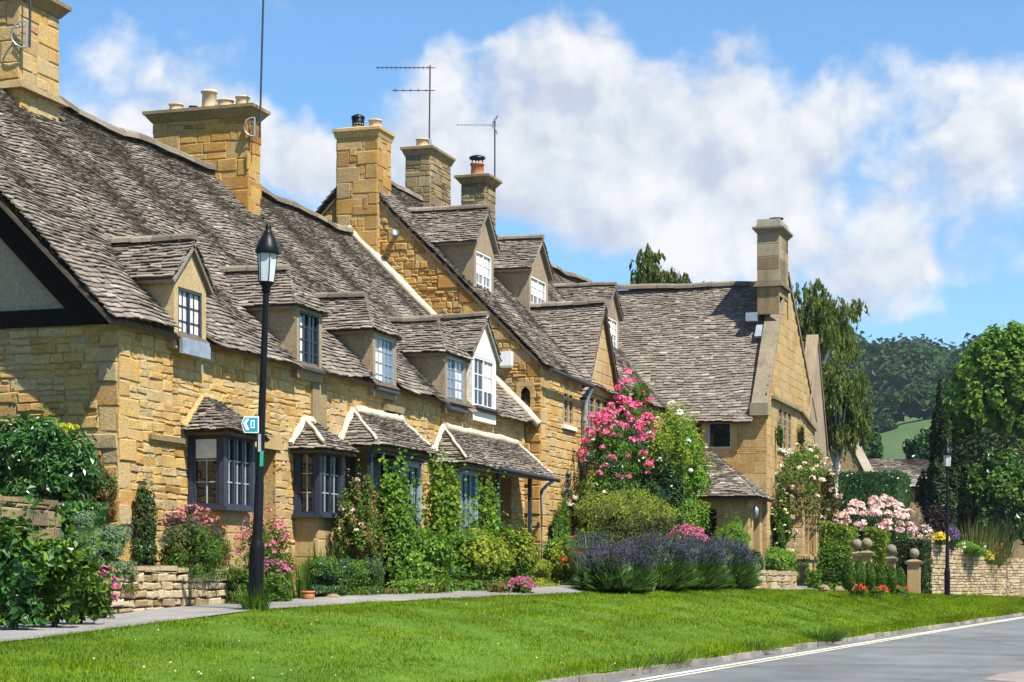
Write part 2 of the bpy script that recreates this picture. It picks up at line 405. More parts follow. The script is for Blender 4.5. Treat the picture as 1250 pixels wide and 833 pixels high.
def stones(mb, pts, mat=1, back=0, holes=(), course=(0.09, 0.2), width=(0.14, 0.42), gap=0.008, proud=(0.012, 0.035), jit=0.010,
           quoin=None, reveal=0.16, split=0.35, bevel=0.014, back_off=0.0, round_top=False):
    O, u, v, n, q = basis(pts)
    vt = max(b for a, b in q); v = v
    L = []; qh = []
    for side in (quoin or ()):              # large corner stones
        vc = min(b for a, b in q); i = random.randint(0, 1)
        while vc < vt - 0.12:
            h = random.uniform(0.2, 0.36); sp = spans(q, min(vc + h * 0.5, vt - 0.01))
            if not sp: break
            w = random.uniform(0.42, 0.62) if i % 2 else random.uniform(0.22, 0.34)
            if side == 'l': a, b = sp[0][0], sp[0][0] + w
            else: a, b = sp[-1][1] - w, sp[-1][1]
            h = min(h, vt - vc)
            if not any(a < e and b > c and vc < f and vc + h > d - 0.0 for (c, e, d, f) in holes):
                L.append((a, b, vc, vc + h)); qh.append((a, b, vc, vc + h))
            vc += h; i += 1
    vc = min(b for a, b in q)
    edges = sorted({e for hh in holes for e in hh[2:4]})
    while vc < vt - 0.03:
        h = random.uniform(*course)
        for e in edges:
            if vc + 0.03 < e < vc + h + 0.04: h = e - vc
        h = min(h, vt - vc)
        vmid = vc + h * 0.5
        for (a, b) in cut(cut(spans(q, min(vmid, vt - 0.002)), holes, vc, vc + h), qh, vmid - 0.004, vmid + 0.004):
            x = a
            while x < b - 0.02:
                w = random.uniform(*width)
                if b - x - w < width[0] * 0.7: w = b - x
                if h > 0.13 and w > 0.15 and random.random() < split:
                    m = random.uniform(0.35, 0.65) * h; e = random.uniform(0.35, 0.65) * w
                    L.append((x, x + w, vc, vc + m)); L.append((x, x + e, vc + m, vc + h)); L.append((x + e, x + w, vc + m, vc + h))
                else: L.append((x, x + w, vc, vc + h))
                x += w
        vc += h
    a = np.array(L); k = len(a)
    dp = RNG.uniform(proud[0], proud[1], k)
    cu = np.stack([a[:, 0] + gap, a[:, 1] - gap, a[:, 1] - gap, a[:, 0] + gap], 1) + RNG.uniform(-jit, jit, (k, 4))
    cv = np.stack([a[:, 2] + gap, a[:, 2] + gap, a[:, 3] - gap, a[:, 3] - gap], 1) + RNG.uniform(-jit, jit, (k, 4))
    mu_, mv_ = cu.mean(1, keepdims=True), cv.mean(1, keepdims=True)
    du, dv = np.sign(cu - mu_), np.sign(cv - mv_)
    bev = np.minimum(bevel, 0.3 * np.minimum(a[:, 1] - a[:, 0], a[:, 3] - a[:, 2]))[:, None]
    V = np.zeros((k, 12, 3))
    tl = RNG.uniform(-0.006, 0.006, (k, 4)) * (1 if jit > 0.004 else 0.2)
    for i in range(4):
        o = O + cu[:, i:i + 1] * u + cv[:, i:i + 1] * v
        V[:, i] = o - 0.02 * n
        V[:, 4 + i] = o + (dp[:, None] - bev * 0.8) * n
        V[:, 8 + i] = O + (cu[:, i:i + 1] - du[:, i:i + 1] * bev) * u + (cv[:, i:i + 1] - dv[:, i:i + 1] * bev) * v + (dp[:, None] + tl[:, i:i + 1]) * n
    fi = [(8, 9, 10, 11)]
    for b0 in (0, 4):
        for i in range(4):
            j = (i + 1) % 4
            fi.append((b0 + i, b0 + j, b0 + 4 + j, b0 + 4 + i))
    fa = (np.arange(k)[:, None, None] * 12 + np.array(fi)[None]).reshape(-1, 4)
    mb.add(V.reshape(-1, 3), fa, mat)
    # the wall behind, with its openings
    lv = sorted({round(b, 5) for _, b in q} | {h[2] for h in holes} | {h[3] for h in holes})
    lv = [x for x in lv if min(b for _, b in q) - 1e-4 <= x <= vt + 1e-4]
    W = lambda x, y, d=back_off: O + u * x + v * y - n * d
    for va, vb in zip(lv[:-1], lv[1:]):
        e = max((vb - va) * 1e-3, 3e-5)
        sa, sb = spans(q, va + e), spans(q, vb - e)
        for (p0, p1), (q0, q1) in zip(sa, sb):
            segs = [(p0, p1, q0, q1)]
            for (ha, hb, hc, hd) in holes:
                if hc <= va + e and hd >= vb - e:
                    ns = []
                    for (x0, x1, y0, y1) in segs:
                        if hb <= max(x0, y0) or ha >= min(x1, y1): ns.append((x0, x1, y0, y1)); continue
                        if ha > x0: ns.append((x0, ha, y0, ha))
                        if hb < x1: ns.append((hb, x1, hb, y1))
                    segs = ns
            for (x0, x1, y0, y1) in segs:
                mb.add([W(x0, va), W(x1, va), W(y1, vb), W(y0, vb)], [(0, 1, 2, 3)], back)
    for (ha, hb, hc, hd) in holes:
        f = [W(ha, hc, -0.005), W(hb, hc, -0.005), W(hb, hd, -0.005), W(ha, hd, -0.005)]
        g = [W(ha, hc, reveal), W(hb, hc, reveal), W(hb, hd, reveal), W(ha, hd, reveal)]
        for i in range(4):
            j = (i + 1) % 4
            mb.add([f[i], f[j], g[j], g[i]], [(0, 1, 2, 3)], mat if i != 2 else back)
        mb.add(g, [(0, 1, 2, 3)], back)

# ------------------------------------------------------------------ joinery
UY = np.array((0, 1.0, 0)); UX = np.array((1.0, 0, 0)); UZ = np.array((0, 0, 1.0))
def window(O, u, n, w, h, lights=2, rows=3, cols=2, fw=0.05, mull=0.05, bar=0.018, dep=0.06):
    """frame and glass meshes of one casement window; O is its lower left corner seen from outside"""
    O = np.asarray(O, float); fr = MB(); gl = MB(); ba = MB()
    def bx(m, a, b, c, d, f, bk): m.obox(O + u * a + UZ * c + n * bk, u * (b - a), UZ * (d - c), n * (f - bk), 0)
    bx(fr, 0, fw, 0, h, 0, -dep); bx(fr, w - fw, w, 0, h, 0, -dep)
    bx(fr, fw, w - fw, 0, fw, 0.004, -dep); bx(fr, fw, w - fw, h - fw, h, 0.004, -dep)
    iw = (w - 2 * fw - (lights - 1) * mull) / lights
    for i in range(lights):
        a = fw + i * (iw + mull)
        if i: bx(fr, a - mull, a, fw, h - fw, -0.003, -dep)
        for c in range(1, cols):
            x = a + iw * c / cols; bx(ba, x - bar / 2, x + bar / 2, fw, h - fw, -0.02, -dep + 0.012)
        for r in range(1, rows):
            z = fw + (h - 2 * fw) * r / rows; bx(ba, a, a + iw, z - bar / 2, z + bar / 2, -0.022, -dep + 0.012)
        bx(gl, a, a + iw, fw, h - fw, -dep + 0.016, -dep + 0.002)
    return fr, ba, gl
def add_window(parent, O, u, n, w, h, frame, glass, flat=False, barm=None, curtain=None, **kw):
    fr, ba, gl = window(O, u, n, w, h, **kw)
    many = len(ba.v) > 0
    if flat:                                  # parent is itself a part: frame and glass are its sub-parts
        f = part('window_frame', fr, frame, parent)
        if many: part('glazing_bars', ba, barm or frame, parent)
        part('window_pane', gl, glass, parent)
    else:
        f = part('window', fr, frame, parent)
        if many: part('glazing_bars', ba, barm or frame, f)
        part('window_pane', gl, glass, f)
    if curtain:
        cu = MB(); O = np.asarray(O, float)
        for (a, b, c, d) in curtain:
            cu.obox(O + u * (a * w) + UZ * (c * h) - n * 0.036, u * ((b - a) * w), UZ * ((d - c) * h), n * 0.0045)
        part('curtain', cu, M['curtain'], parent if flat else f)

# ------------------------------------------------------------------ plants
def leaves(mb, C, Nn, L, W, mat=0, fold=0.25, twist=None):
    """a folded leaf at every centre C, facing Nn, length L, width W"""
    k = len(C)
    if k == 0: return
    L = np.broadcast_to(np.asarray(L, float), (k,)); W = np.broadcast_to(np.asarray(W, float), (k,))
    Nn = Nn / (np.linalg.norm(Nn, axis=1, keepdims=True) + 1e-9)
    if twist is None: T = RNG.normal(size=(k, 3)); 
    else: T = np.broadcast_to(np.asarray(twist, float), (k, 3)) + RNG.normal(size=(k, 3)) * 0.3
    a = T - (T * Nn).sum(1, keepdims=True) * Nn; a /= (np.linalg.norm(a, axis=1, keepdims=True) + 1e-9)
    b = np.cross(Nn, a)
    V = np.zeros((k, 4, 3))
    f = (fold * W)[:, None] * Nn
    V[:, 0] = C - a * (L / 2)[:, None]; V[:, 2] = C + a * (L / 2)[:, None] - f * 0.6
    V[:, 1] = C + b * (W / 2)[:, None] + f; V[:, 3] = C - b * (W / 2)[:, None] + f
    mb.add(V.reshape(-1, 3), np.arange(k * 4).reshape(k, 4), mat)
def unit(k):
    d = RNG.normal(size=(k, 3)); return d / np.linalg.norm(d, axis=1, keepdims=True)
def cloud(c, r, n, clumps=None, lump=0.3, up=0.35, shell=0.55, low=-0.75, outl=0.35, skirt=False):
    """leaf centres and normals of a lumpy crown: clumps scattered through an ellipsoid, leaves round each clump"""
    c = np.asarray(c, float); r = np.asarray(r, float)
    K = clumps or 26
    d = unit(K * 3); d = d[d[:, 2] > low][:K]; K = len(d)
    rad = RNG.uniform(shell, 1.0, (K, 1)) * (1 - lump * 0.6 + RNG.uniform(-outl, outl * 0.5, (K, 1)) * 0.5)
    cc = d * rad
    cr = lump * RNG.uniform(0.6, 1.25, K)
    i = RNG.integers(0, K, n)
    o = unit(n); s = RNG.uniform(0.35, 1.0, (n, 1)) ** 0.5
    P = cc[i] + o * s * cr[i][:, None]
    P[:, 2] = np.maximum(P[:, 2], -0.99 + RNG.uniform(0, 0.08, n))
    if skirt:
        lo = P[:, 2] < 0; q = np.clip(1 - P[lo, 2] ** 2, 0.12, 1) ** 0.5; P[lo, :2] *= (1 / (0.35 + 0.65 * q))[:, None]
    Nn = o * 0.8 + cc[i] * 0.5 + np.array((0, 0, up)) + RNG.normal(size=(n, 3)) * 0.35
    return c + P * r, Nn
def blob(c, r, lumps=0.25, seg=10, rings=7):
    """rough dark heart of a bush"""
    V = []; Fc = []
    for i in range(rings + 1):
        ph = PI * i / rings
        for k in range(seg):
            th = 2 * PI * k / seg; q = 1 + random.uniform(-lumps, lumps)
            V.append((c[0] + r[0] * q * math.sin(ph) * math.cos(th), c[1] + r[1] * q * math.sin(ph) * math.sin(th), c[2] - r[2] * q * math.cos(ph)))
    for i in range(rings):
        for k in range(seg):
            k2 = (k + 1) % seg
            Fc.append((i * seg + k, i * seg + k2, (i + 1) * seg + k2, (i + 1) * seg + k))
    return V, Fc
def blooms(mb, C, size, per, mat=0, petal=0.45):
    for c in C:
        s = size * random.uniform(0.65, 1.25)
        o = unit(per); o[:, 2] = np.abs(o[:, 2]) * 0.9 + 0.1 * o[:, 2]
        leaves(mb, np.asarray(c) + o * s * 0.5, o + RNG.normal(size=(per, 3)) * 0.25, s * petal * 1.1, s * petal, mat, 0.15)
def surf(c, r, n, top=-0.2, side=None, spread=1.0):
    d = unit(n * 6)
    d = d[d[:, 2] > top]
    if side is not None: d = d[d @ np.asarray(side, float) > -0.15]
    d = d[:n]
    return np.asarray(c, float) + d * np.asarray(r, float) * RNG.uniform(0.88, 1.05, (len(d), 1)) * spread

ZP = [(-60, -1.0), (-20, -0.8), (-9, -0.62), (-6, -0.55), (-1, -0.34), (5, -0.27), (10, -0.235), (16, -0.17), (24, -0.21), (30, -0.30), (38, -0.41), (52, -0.62), (70, -0.85), (140, -1.0), (400, -1.0)]
PO = [(-60, 2.5), (9, 2.4), (15, 3.1), (20, 4.3), (26, 5.1), (32, 5.75), (37, 6.3), (46, 7.2), (54, 8.4), (64, 10.5), (90, 18.0), (140, 36)]
KP = [(-60, 4.4), (-2.6, 6.8), (20, 7.7), (42.7, 8.75), (54, 10.0), (64, 12.0), (90, 19.5), (140, 38.0)]
def lerp(tab, x):
    return float(np.interp(x, [a for a, b in tab], [b for a, b in tab]))
def path_z(s): return Zc(lerp(ZP, s))
def ground(p, s):
    """height of paths, lawn and beds"""
    po, kp = lerp(PO, s), lerp(KP, s); zp = path_z(s)
    if p <= po: return zp
    t = min(1.0, (p - po) / max(0.3, kp - po))
    return zp + (Zc(-0.985) - zp) * (0.3 * t + 0.7 * t * t) if t < 1 else Zc(-0.985)

VIEWSIDE = (0.6, -0.8, 0)       # the side of a plant the street sees
def add_flowers(root, pts, size, per, fl):
    pts = sorted([tuple(q) for q in pts], key=lambda q: (q[0] - CAM[0]) ** 2 + (q[1] - CAM[1]) ** 2)
    near = 100 if size >= 0.085 else 0
    for q in pts[:near]:
        fm = MB(); blooms(fm, [q], size, per); part('flower', fm, M[fl], root)
    if len(pts) > near:
        fm = MB(); blooms(fm, pts[near:], size, per); tag(part('flowers', fm, M[fl], root), kind='stuff')
def bush(name, label, px, py, w, h, p, leaf='leaf_mid', L=0.07, W=None, cover=2.6, deep=0.8, clumps=None, lump=0.33, cat='shrub', group=None,
         fl=None, nfl=0, fsize=0.09, fper=9, ftop=-0.2, s=None, stem=True, second=None, share=0.2, shell=0.55, low=-0.97, up=0.35, heart=0.42, sprig=None, skirt=True, nmax=9000, basez=None, rp=None):
    """a leafy plant: px centre column, py its foot, w and h its size in photo pixels, p its distance in front of the house line"""
    if s is None: s = s_of(px, p)
    d = depth(p, s); m = d / F
    rw, rh = w * m / 2, h * m / 2
    z0 = z_of(py, d); g = ground(p, s) if basez is None else basez
    root = thing(name, (p, s, min(g, z0 + 0.05)), label, cat, group)
    k_ = abs(SA - CA * (px - 625.0) / F); rp = rp or 0.9 * rw
    r = (rp, min(max(0.3 * rw, math.sqrt(max(0.0, rw * rw - (0.95 * rp) ** 2)) / k_), 3.5), rh)
    c = (p, s, z0 + rh)
    W = W or L * 0.5
    L *= 0.8; W *= 0.8; nmax = nmax * 1.5
    area = 4 * PI * ((r[0] * r[1]) ** 1.6 / 3 + (r[0] * r[2]) ** 1.6 / 3 + (r[1] * r[2]) ** 1.6 / 3) ** (1 / 1.6)
    n = int(min(nmax, max(60, cover * area / (L * W * 0.5))))
    mb = MB()
    C, Nn = cloud(c, r, n, clumps, lump, up, shell, low, skirt=skirt)
    sz = RNG.uniform(0.45, 1.0, n) ** 1.5 * 1.45
    leaves(mb, C, Nn, L * sz, W * sz)
    if skirt and not (basez is not None and stem is False):
        k = int(n * 0.16); th = RNG.uniform(0, 2 * PI, k); q = RNG.uniform(0.5, 0.98, k); P = np.stack([c[0] + r[0] * q * np.cos(th), c[1] + r[1] * q * np.sin(th), c[2] + r[2] * RNG.uniform(-1.02, -0.55, k)], 1)
        leaves(mb, P, np.stack([np.cos(th), np.sin(th), np.full(k, 0.5)], 1) + RNG.normal(size=(k, 3)) * 0.4, L * RNG.uniform(.6, 1.2, k), W)
    ns = sprig if sprig is not None else int(16 + 10 * min(r[0], 1.5) / 0.5)      # loose shoots beyond the outline
    for q in surf(c, r, ns, -0.3):
        o = q - np.asarray(c); o = o / np.linalg.norm(o); o = o * 0.6 + np.array((0, 0, 0.55)) + RNG.normal(size=3) * 0.3; ln = random.uniform(1.5, 3.6) * L; k = 7
        P = q + o * np.linspace(-0.1, 1, k)[:, None] * ln + RNG.normal(size=(k, 3)) * L * 0.3; leaves(mb, P, RNG.normal(size=(k, 3)) + np.array((0, -.3, 0.6)), L * RNG.uniform(.5, 1.0, k), W * 0.8)
    if heart:
        V, Fc = blob(c, np.array(r) * heart, 0.2); mb.add(V, Fc, 0)
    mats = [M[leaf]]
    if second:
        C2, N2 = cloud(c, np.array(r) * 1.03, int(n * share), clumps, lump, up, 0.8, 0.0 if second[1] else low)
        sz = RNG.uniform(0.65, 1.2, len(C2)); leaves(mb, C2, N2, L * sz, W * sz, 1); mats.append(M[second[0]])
    part('foliage', mb, mats, root)
    if stem:
        st = MB(); g0 = min(g, z0 + 0.05)
        for i in range(5):
            th = random.uniform(0, 2 * PI); q = random.uniform(0.15, 0.5)
            st.tube([(p + random.uniform(-.04, .04), s + random.uniform(-.04, .04), g0 - 0.03), (p + q * r[0] * math.cos(th) * 0.5, s + q * r[1] * math.sin(th) * 0.5, z0 + rh * 0.5),
                     (p + q * r[0] * math.cos(th), s + q * r[1] * math.sin(th), z0 + rh * 1.2)], [0.011, 0.009, 0.005], 5)
        part('stem', st, M['bark'], root)
    if fl:
        add_flowers(root, surf(c, r, nfl, ftop, VIEWSIDE), fsize, fper, fl)
    return root, c, r
def blades(mb, c, rw, n, h, w, lean=0.6, mat=0, seg=2, rb=0.3):
    """grassy leaves springing from a foot"""
    V = []; Fc = []
    for i in range(n):
        th = random.uniform(0, 2 * PI); q = math.sqrt(random.random()) * rw * rb
        b = np.array((c[0] + q * math.cos(th), c[1] + q * math.sin(th), c[2]))
        hh = h * random.uniform(0.55, 1.1); out = np.array((math.cos(th), math.sin(th), 0)) * rw * random.uniform(0.2, 1) * lean
        sd = np.array((-math.sin(th + random.uniform(-1, 1)), math.cos(th), 0)); ww = w * random.uniform(0.6, 1.2)
        k = len(V)
        m = b + out * 0.4 + UZ * hh * 0.6; t = b + out + UZ * hh
        V += [b - sd * ww / 2, b + sd * ww / 2, m + sd * ww * 0.4, m - sd * ww * 0.4, t]
        Fc.append((k, k + 1, k + 2, k + 3)); Fc.append((k + 3, k + 2, k + 4))
    mb.add(V, Fc, mat)
# ------------------------------------------------------------------ houses
def roof_z(e0, z0, e1, z1):
    k = (z1 - z0) / (e1 - e0)
    return lambda p: z0 + (p - e0) * k
def brentq_x(rz, z):
    a, b = -12.0, 3.0
    for _ in range(50):
        m = (a + b) / 2
        if rz(m) > z: a = m
        else: b = m
    return (a + b) / 2

def chimney(parent, x0, x1, y0, y1, zb, zt, stone, pots, base=True, courses=(0.12, 0.26), capmat='stone_grey', plinth=True, holes=(), co=0.13):
    mb = MB(); w = x1 - x0; l = y1 - y0; zc = zt - 0.2
    for pts in ([(x0, y0, zb), (x1, y0, zb), (x1, y0, zc), (x0, y0, zc)], [(x1, y0, zb), (x1, y1, zb), (x1, y1, zc), (x1, y0, zc)],
                [(x1, y1, zb), (x0, y1, zb), (x0, y1, zc), (x1, y1, zc)], [(x0, y1, zb), (x0, y0, zb), (x0, y0, zc), (x0, y1, zc)]):
        stones(mb, pts, 1, 0, course=courses, width=(0.16, 0.5), proud=(0.008, 0.022), quoin='lr' if w > 0.8 else '', split=0.3)
    o = part('chimney', mb, [M['mortar'], M[stone]], parent)
    cp = MB()
    cp.frustum(x0 - 0.02, x1 + 0.02, y0 - 0.02, y1 + 0.02, zc, x0 - co, x1 + co, y0 - co, y1 + co, zt - 0.06)
    cp.box(x0 - co - 0.02, x1 + co + 0.02, y0 - co - 0.02, y1 + co + 0.02, zt - 0.06, zt)
    cp.frustum(x0 - 0.08, x1 + 0.08, y0 - 0.08, y1 + 0.08, zt, x0 + 0.1, x1 - 0.1, y0 + 0.1, y1 - 0.1, zt + 0.06)
    part('chimney_cap', cp, M[capmat], o)
    for (px_, py_, r, h, m, cowl) in pots:
        pm = MB(); X = x0 + w * px_; Y = y0 + l * py_
        pm.lathe((X, Y, zt + 0.02), [(r * 1.08, 0), (r, 0.06), (r * 0.94, h * 0.85), (r * 1.1, h * 0.88), (r * 1.1, h), (r * 0.8, h), (r * 0.75, h * 0.7)], 14)
        q = part('chimney_pot', pm, M[m], o)
        if cowl:
            km = MB()
            for a in range(4): km.box(X + 0.8 * r * math.cos(a * PI / 2 + .6) - .012, X + 0.8 * r * math.cos(a * PI / 2 + .6) + .012, Y + 0.8 * r * math.sin(a * PI / 2 + .6) - .012, Y + 0.8 * r * math.sin(a * PI / 2 + .6) + .012, zt + h, zt + h + 0.16)
            km.lathe((X, Y, zt + h + 0.14), [(r * 1.25, 0), (r * 1.2, 0.05), (r * 0.5, 0.09)], 12)
            if cowl == 'drum': km.lathe((X, Y, zt + h - 0.02), [(r * 1.1, 0), (r * 1.15, 0.2), (r * 0.4, 0.24)], 12)
            part('chimney_cowl', km, M['black'], o)
    return o
def dormer(parent, y0, y1, xf, zb, ze, za, rz, kind, wall, win, wx=(0.16, 0.16), wz=None, label=None, over=0.06, frame='bluegrey', glass='glass_sky_tint', rows=4, cols=2, lights=2, apron=False, cheekm='render_grey', curtain=None, hip=0.42):
    """small roofed window: y0..y1 along the street, front at xf, sill zb, eave ze, top za"""
    mb = MB(); ym = (y0 + y1) / 2
    inv = lambda z: brentq_x(rz, z)
    xe, xb = inv(ze), min(inv(zb), xf + 0.17)
    gz = za if kind == 'gable' else ze
    # front wall round the window
    wy0, wy1 = y0 + wx[0], y1 - wx[1]; wz0, wz1 = wz
    f = [(xf, y0, zb), (xf, y1, zb), (xf, y1, ze)] + ([(xf, ym, za - 0.04)] if kind == 'gable' else []) + [(xf, y0, ze)]
    for (a, b, c, d) in ((y0, wy0, zb, ze), (wy1, y1, zb, ze), (wy0, wy1, zb, wz0), (wy0, wy1, wz1, ze)):
        if d - c > 0.005 and b - a > 0.005: mb.box(xf - 0.12, xf, a, b, c, d, 0)
    if kind == 'gable':
        mb.add([(xf, y0, ze), (xf, y1, ze), (xf, ym, za - 0.05), (xf - 0.12, y0, ze), (xf - 0.12, y1, ze), (xf - 0.12, ym, za - 0.05)], [(0, 1, 2), (5, 4, 3), (1, 4, 5, 2), (0, 2, 5, 3)], 0)
    for y, s in ((y0, 0.1), (y1, -0.1)):       # cheeks
        a = [(xf - 0.12, y, zb), (xf - 0.12, y, ze), (xe - 0.3, y, ze), (xb - 0.3, y, zb - 0.02)]
        b = [(q[0], y + s, q[2]) for q in a]
        fs = [(0, 1, 2, 3), (7, 6, 5, 4), (0, 4, 5, 1), (1, 5, 6, 2), (2, 6, 7, 3), (3, 7, 4, 0)]
        mb.add(a + b, fs, 1)
    d = part('dormer', mb, [M[wall], M[cheekm]], parent, label)
    # its own little roof
    rm = MB(); ov = 0.16; zl = ze; sl = (za - ze) / (ym - y0 + ov)
    xa = inv(za) - 0.25; xl = inv(zl) - 0.25; fr = xf + over
    hp = hip if kind == 'hip' else 0.0
    xr = fr - hp
    slates(rm, [(xl, y0 - ov, zl), (fr, y0 - ov, zl), (xr, ym, za), (xa, ym, za)], 0, (0.14, 0.11), (0.14, 0.32), wav=0.4, deck=0)
    slates(rm, [(fr, y1 + ov, zl), (xl, y1 + ov, zl), (xa, ym, za), (xr, ym, za)], 0, (0.14, 0.11), (0.14, 0.32), wav=0.4, deck=0)
    if kind == 'hip': slates(rm, [(fr, y0 - ov, zl), (fr, y1 + ov, zl), (xr, ym, za)], 0, (0.13, 0.1), (0.12, 0.24), wav=0.4, deck=1)
    ridge_tiles(rm, (xr + 0.02, ym, za + 0.03), (xa, ym, za + 0.03), 2, 0.1, 0.4, 0.3)
    part('dormer_roof', rm, [M['slate'], M['rafter'], M['ridge']], d)
    add_window(d, (xf - 0.01, wy0, wz0), UY, UX, wy1 - wy0, wz1 - wz0, M[frame], M[glass], flat=True, lights=lights, rows=rows, cols=cols, fw=0.04, mull=0.04, bar=0.02, dep=0.05, curtain=curtain)
    sm = MB(); sm.box(xf - 0.02, xf + 0.09, wy0 - 0.05, wy1 + 0.05, wz0 - 0.05, wz0 - 0.004)
    if apron: sm.box(xf + 0.05, xf + 0.1, wy0 - 0.06, wy1 + 0.06, wz0 - 0.22, wz0 - 0.05)
    part('window_sill', sm, M['lead' if apron else 'leaddark'], d)
    return d
# ================================================================== the long cottage
LA = 17.1
cot = thing('stone_cottage', (-1.0, 8.5, path_z(8)), 'long low golden stone cottage with five dormers in its roof, nearest the camera', 'cottage')
EZ, RZ, RP = Zc(3.2), Zc(7.52), -4.0
ra = roof_z(0.3, EZ, RP, RZ)
g0 = Zc(-0.6)
wb = MB()
doorA = (3.95, 4.72, 0.05, Zc(1.97) - g0)
stones(wb, [(0, 0, g0), (0, LA, g0), (0, LA, EZ + 0.25), (0, 0, EZ + 0.25)], 1, 0,
       holes=[doorA, (7.4, 8.5, 0, Zc(2.15) - g0), (13.6, 16.2, 0, Zc(2.1) - g0)], quoin='l', reveal=1.3, course=(0.065, 0.175), width=(0.13, 0.44), jit=0.018, bevel=0.012, gap=0.004, proud=(0.004, 0.022))
stones(wb, [(-8.2, 0, g0), (0, 0, g0), (0, 0, Zc(3.28)), (-8.2, 0, Zc(3.28))], 1, 0, quoin='r', course=(0.08, 0.2), width=(0.13, 0.44), proud=(0.008, 0.035), jit=0.018, bevel=0.016, gap=0.005)
wb.box(-8.3, -8.2, 0, LA, g0, EZ + 0.2, 0); wb.box(-8.2, -0.05, LA - 0.1, LA, g0, EZ, 0)
part('wall', wb, [M['mortar'], M['stone']], cot)
# half timbered top of the near gable
gm = MB()
gm.add([(-8.0, 0.05, Zc(3.28)), (-0.2, 0.05, Zc(3.28)), (RP, 0.05, RZ - 0.12)], [(0, 1, 2)], 0)
part('gable_infill', gm, M['render_cream'], cot)
zu = lambda p: ra(p) - 0.14
pz = brentq_x(lambda p: zu(p) - 0.6, Zc(3.3))
tm = MB()
tm.box(-8.2, pz + 0.05, -0.05, 0.06, Zc(3.28), Zc(3.5))
bq = [(-0.04, Zc(3.29)), (-0.04, zu(-0.04)), (RP, zu(RP)), (RP, zu(RP) - 0.6), (pz, Zc(3.29))]  # timber band, wide and black to hold the deep shade under the verge
tm.add([(p, -0.07, z) for p, z in bq] + [(p, 0.06, z) for p, z in bq], [(4, 3, 2, 1, 0), (5, 6, 7, 8, 9)] + [(i, (i + 1) % 5, (i + 1) % 5 + 5, i + 5) for i in range(5)])
tm.add([(-8.0 - p, -0.07, z) for p, z in bq] + [(-8.0 - p, 0.06, z) for p, z in bq], [(0, 1, 2, 3, 4), (9, 8, 7, 6, 5)] + [(i + 5, (i + 1) % 5 + 5, (i + 1) % 5, i) for i in range(5)])
part('gable_timber_with_shade', tm, M['timber'], cot)
# roof
DA = [  # y0, y1, ze, za, kind, wall
    (1.30, 2.24, Zc(4.03), Zc(4.62), 'gable', 'render_ochre', (0.12, 0.12), (Zc(3.27), Zc(3.95))),
    (5.28, 6.24, Zc(4.24), Zc(4.86), 'hip', 'render_grey', (0.1, 0.1), (Zc(3.3), Zc(4.16))),
    (8.38, 9.46, Zc(4.22), Zc(4.85), 'hip', 'render_grey', (0.1, 0.1), (Zc(3.27), Zc(4.15))),
    (11.95, 13.1, Zc(4.26), Zc(4.92), 'hip', 'render_grey', (0.1, 0.1), (Zc(3.24), Zc(4.18))),
    (13.48, 14.92, Zc(4.42), Zc(5.18), 'gable', 'render_white', (0.12, 0.12), (Zc(3.4), Zc(4.36))),
]
XF = 0.1
rb_ = MB()
OV = -0.45
cuts = [(y0 - OV - 0.02, y1 - OV + 0.02, -0.1, 0.36) for (y0, y1, *_r) in DA]
ER = 0.2
slates(rb_, [(ER, OV, ra(ER)), (ER, LA + 0.06, ra(ER)), (RP, LA + 0.06, RZ), (RP, OV, RZ)], 0, (0.175, 0.11), (0.14, 0.34), holes=cuts, deck=1, wav=1.3)
slates(rb_, [(-8.3, LA + 0.06, EZ), (-8.3, OV, EZ), (RP, OV, RZ), (RP, LA + 0.06, RZ)], 0, (0.3, 0.25), (0.4, 0.7), deck=1, wav=1.3)
ridge_tiles(rb_, (RP, OV, RZ + 0.05), (RP, LA + 0.06, RZ + 0.05), 2, 0.15, 1.3, 0.5)
part('roof', rb_, [M['slate'], M['rafter'], M['ridge']], cot)
vm = MB(); fillet(vm, (0.32, LA + 0.02, EZ + 0.09), (RP, LA + 0.02, RZ + 0.12), 0, 0.09, 14)
part('verge_mortar', vm, M['lime'], cot)
for i, (y0, y1, ze, za, k, wm, wx, wz) in enumerate(DA):
    dormer(cot, y0, y1, XF, Zc(3.12), ze, za, ra, k, wm, None, wx, wz, apron=(i == 0), frame=['navy', 'navy', 'bluegrey', 'bluegrey', 'whitepaint'][i], rows=[3, 4, 4, 5, 3][i], glass='glass' if i in (1, 4) else 'glass_sky_tint',
           label=['dormer with ochre rendered gable', None, None, None, 'dormer with white painted gable'][i], cheekm='render_ochre' if i == 0 else 'render_grey',
           curtain=[[(0.05, 0.42, 0.05, 0.95), (0.6, 0.95, 0.05, 0.95)], [(0.05, 0.3, 0.08, 0.9)], [(0.05, 0.5, 0.05, 0.95)], [(0.55, 0.95, 0.05, 0.95)], [(0.5, 0.95, 0.35, 0.95)]][i])
# chimneys of the cottage
c1 = chimney(cot, -4.75, -3.5, 3.3, 4.4, Zc(6.2), Zc(8.86), 'stone', [(0.5, 0.3, 0.13, 0.32, 'pot_red', None), (0.5, 0.72, 0.13, 0.32, 'pot_red', None)])
b1 = MB(); b1.frustum(-4.87, -3.38, 3.18, 4.52, Zc(7.32), -4.77, -3.48, 3.28, 4.42, Zc(7.45)); part('chimney_ledge', b1, M['stone_grey'], c1)
c2 = chimney(cot, -5.15, -3.2, 10.5, 10.98, Zc(6.2), Zc(8.72), 'stone_gold', [(0.18, 0.5, 0.13, 0.16, 'pot_buff', None), (0.36, 0.5, 0.08, 0.1, 'leaddark', None), (0.53, 0.5, 0.14, 0.36, 'pot_buff', None), (0.7, 0.5, 0.15, 0.16, 'pot_buff', None), (0.88, 0.5, 0.13, 0.2, 'pot_buff', None)])
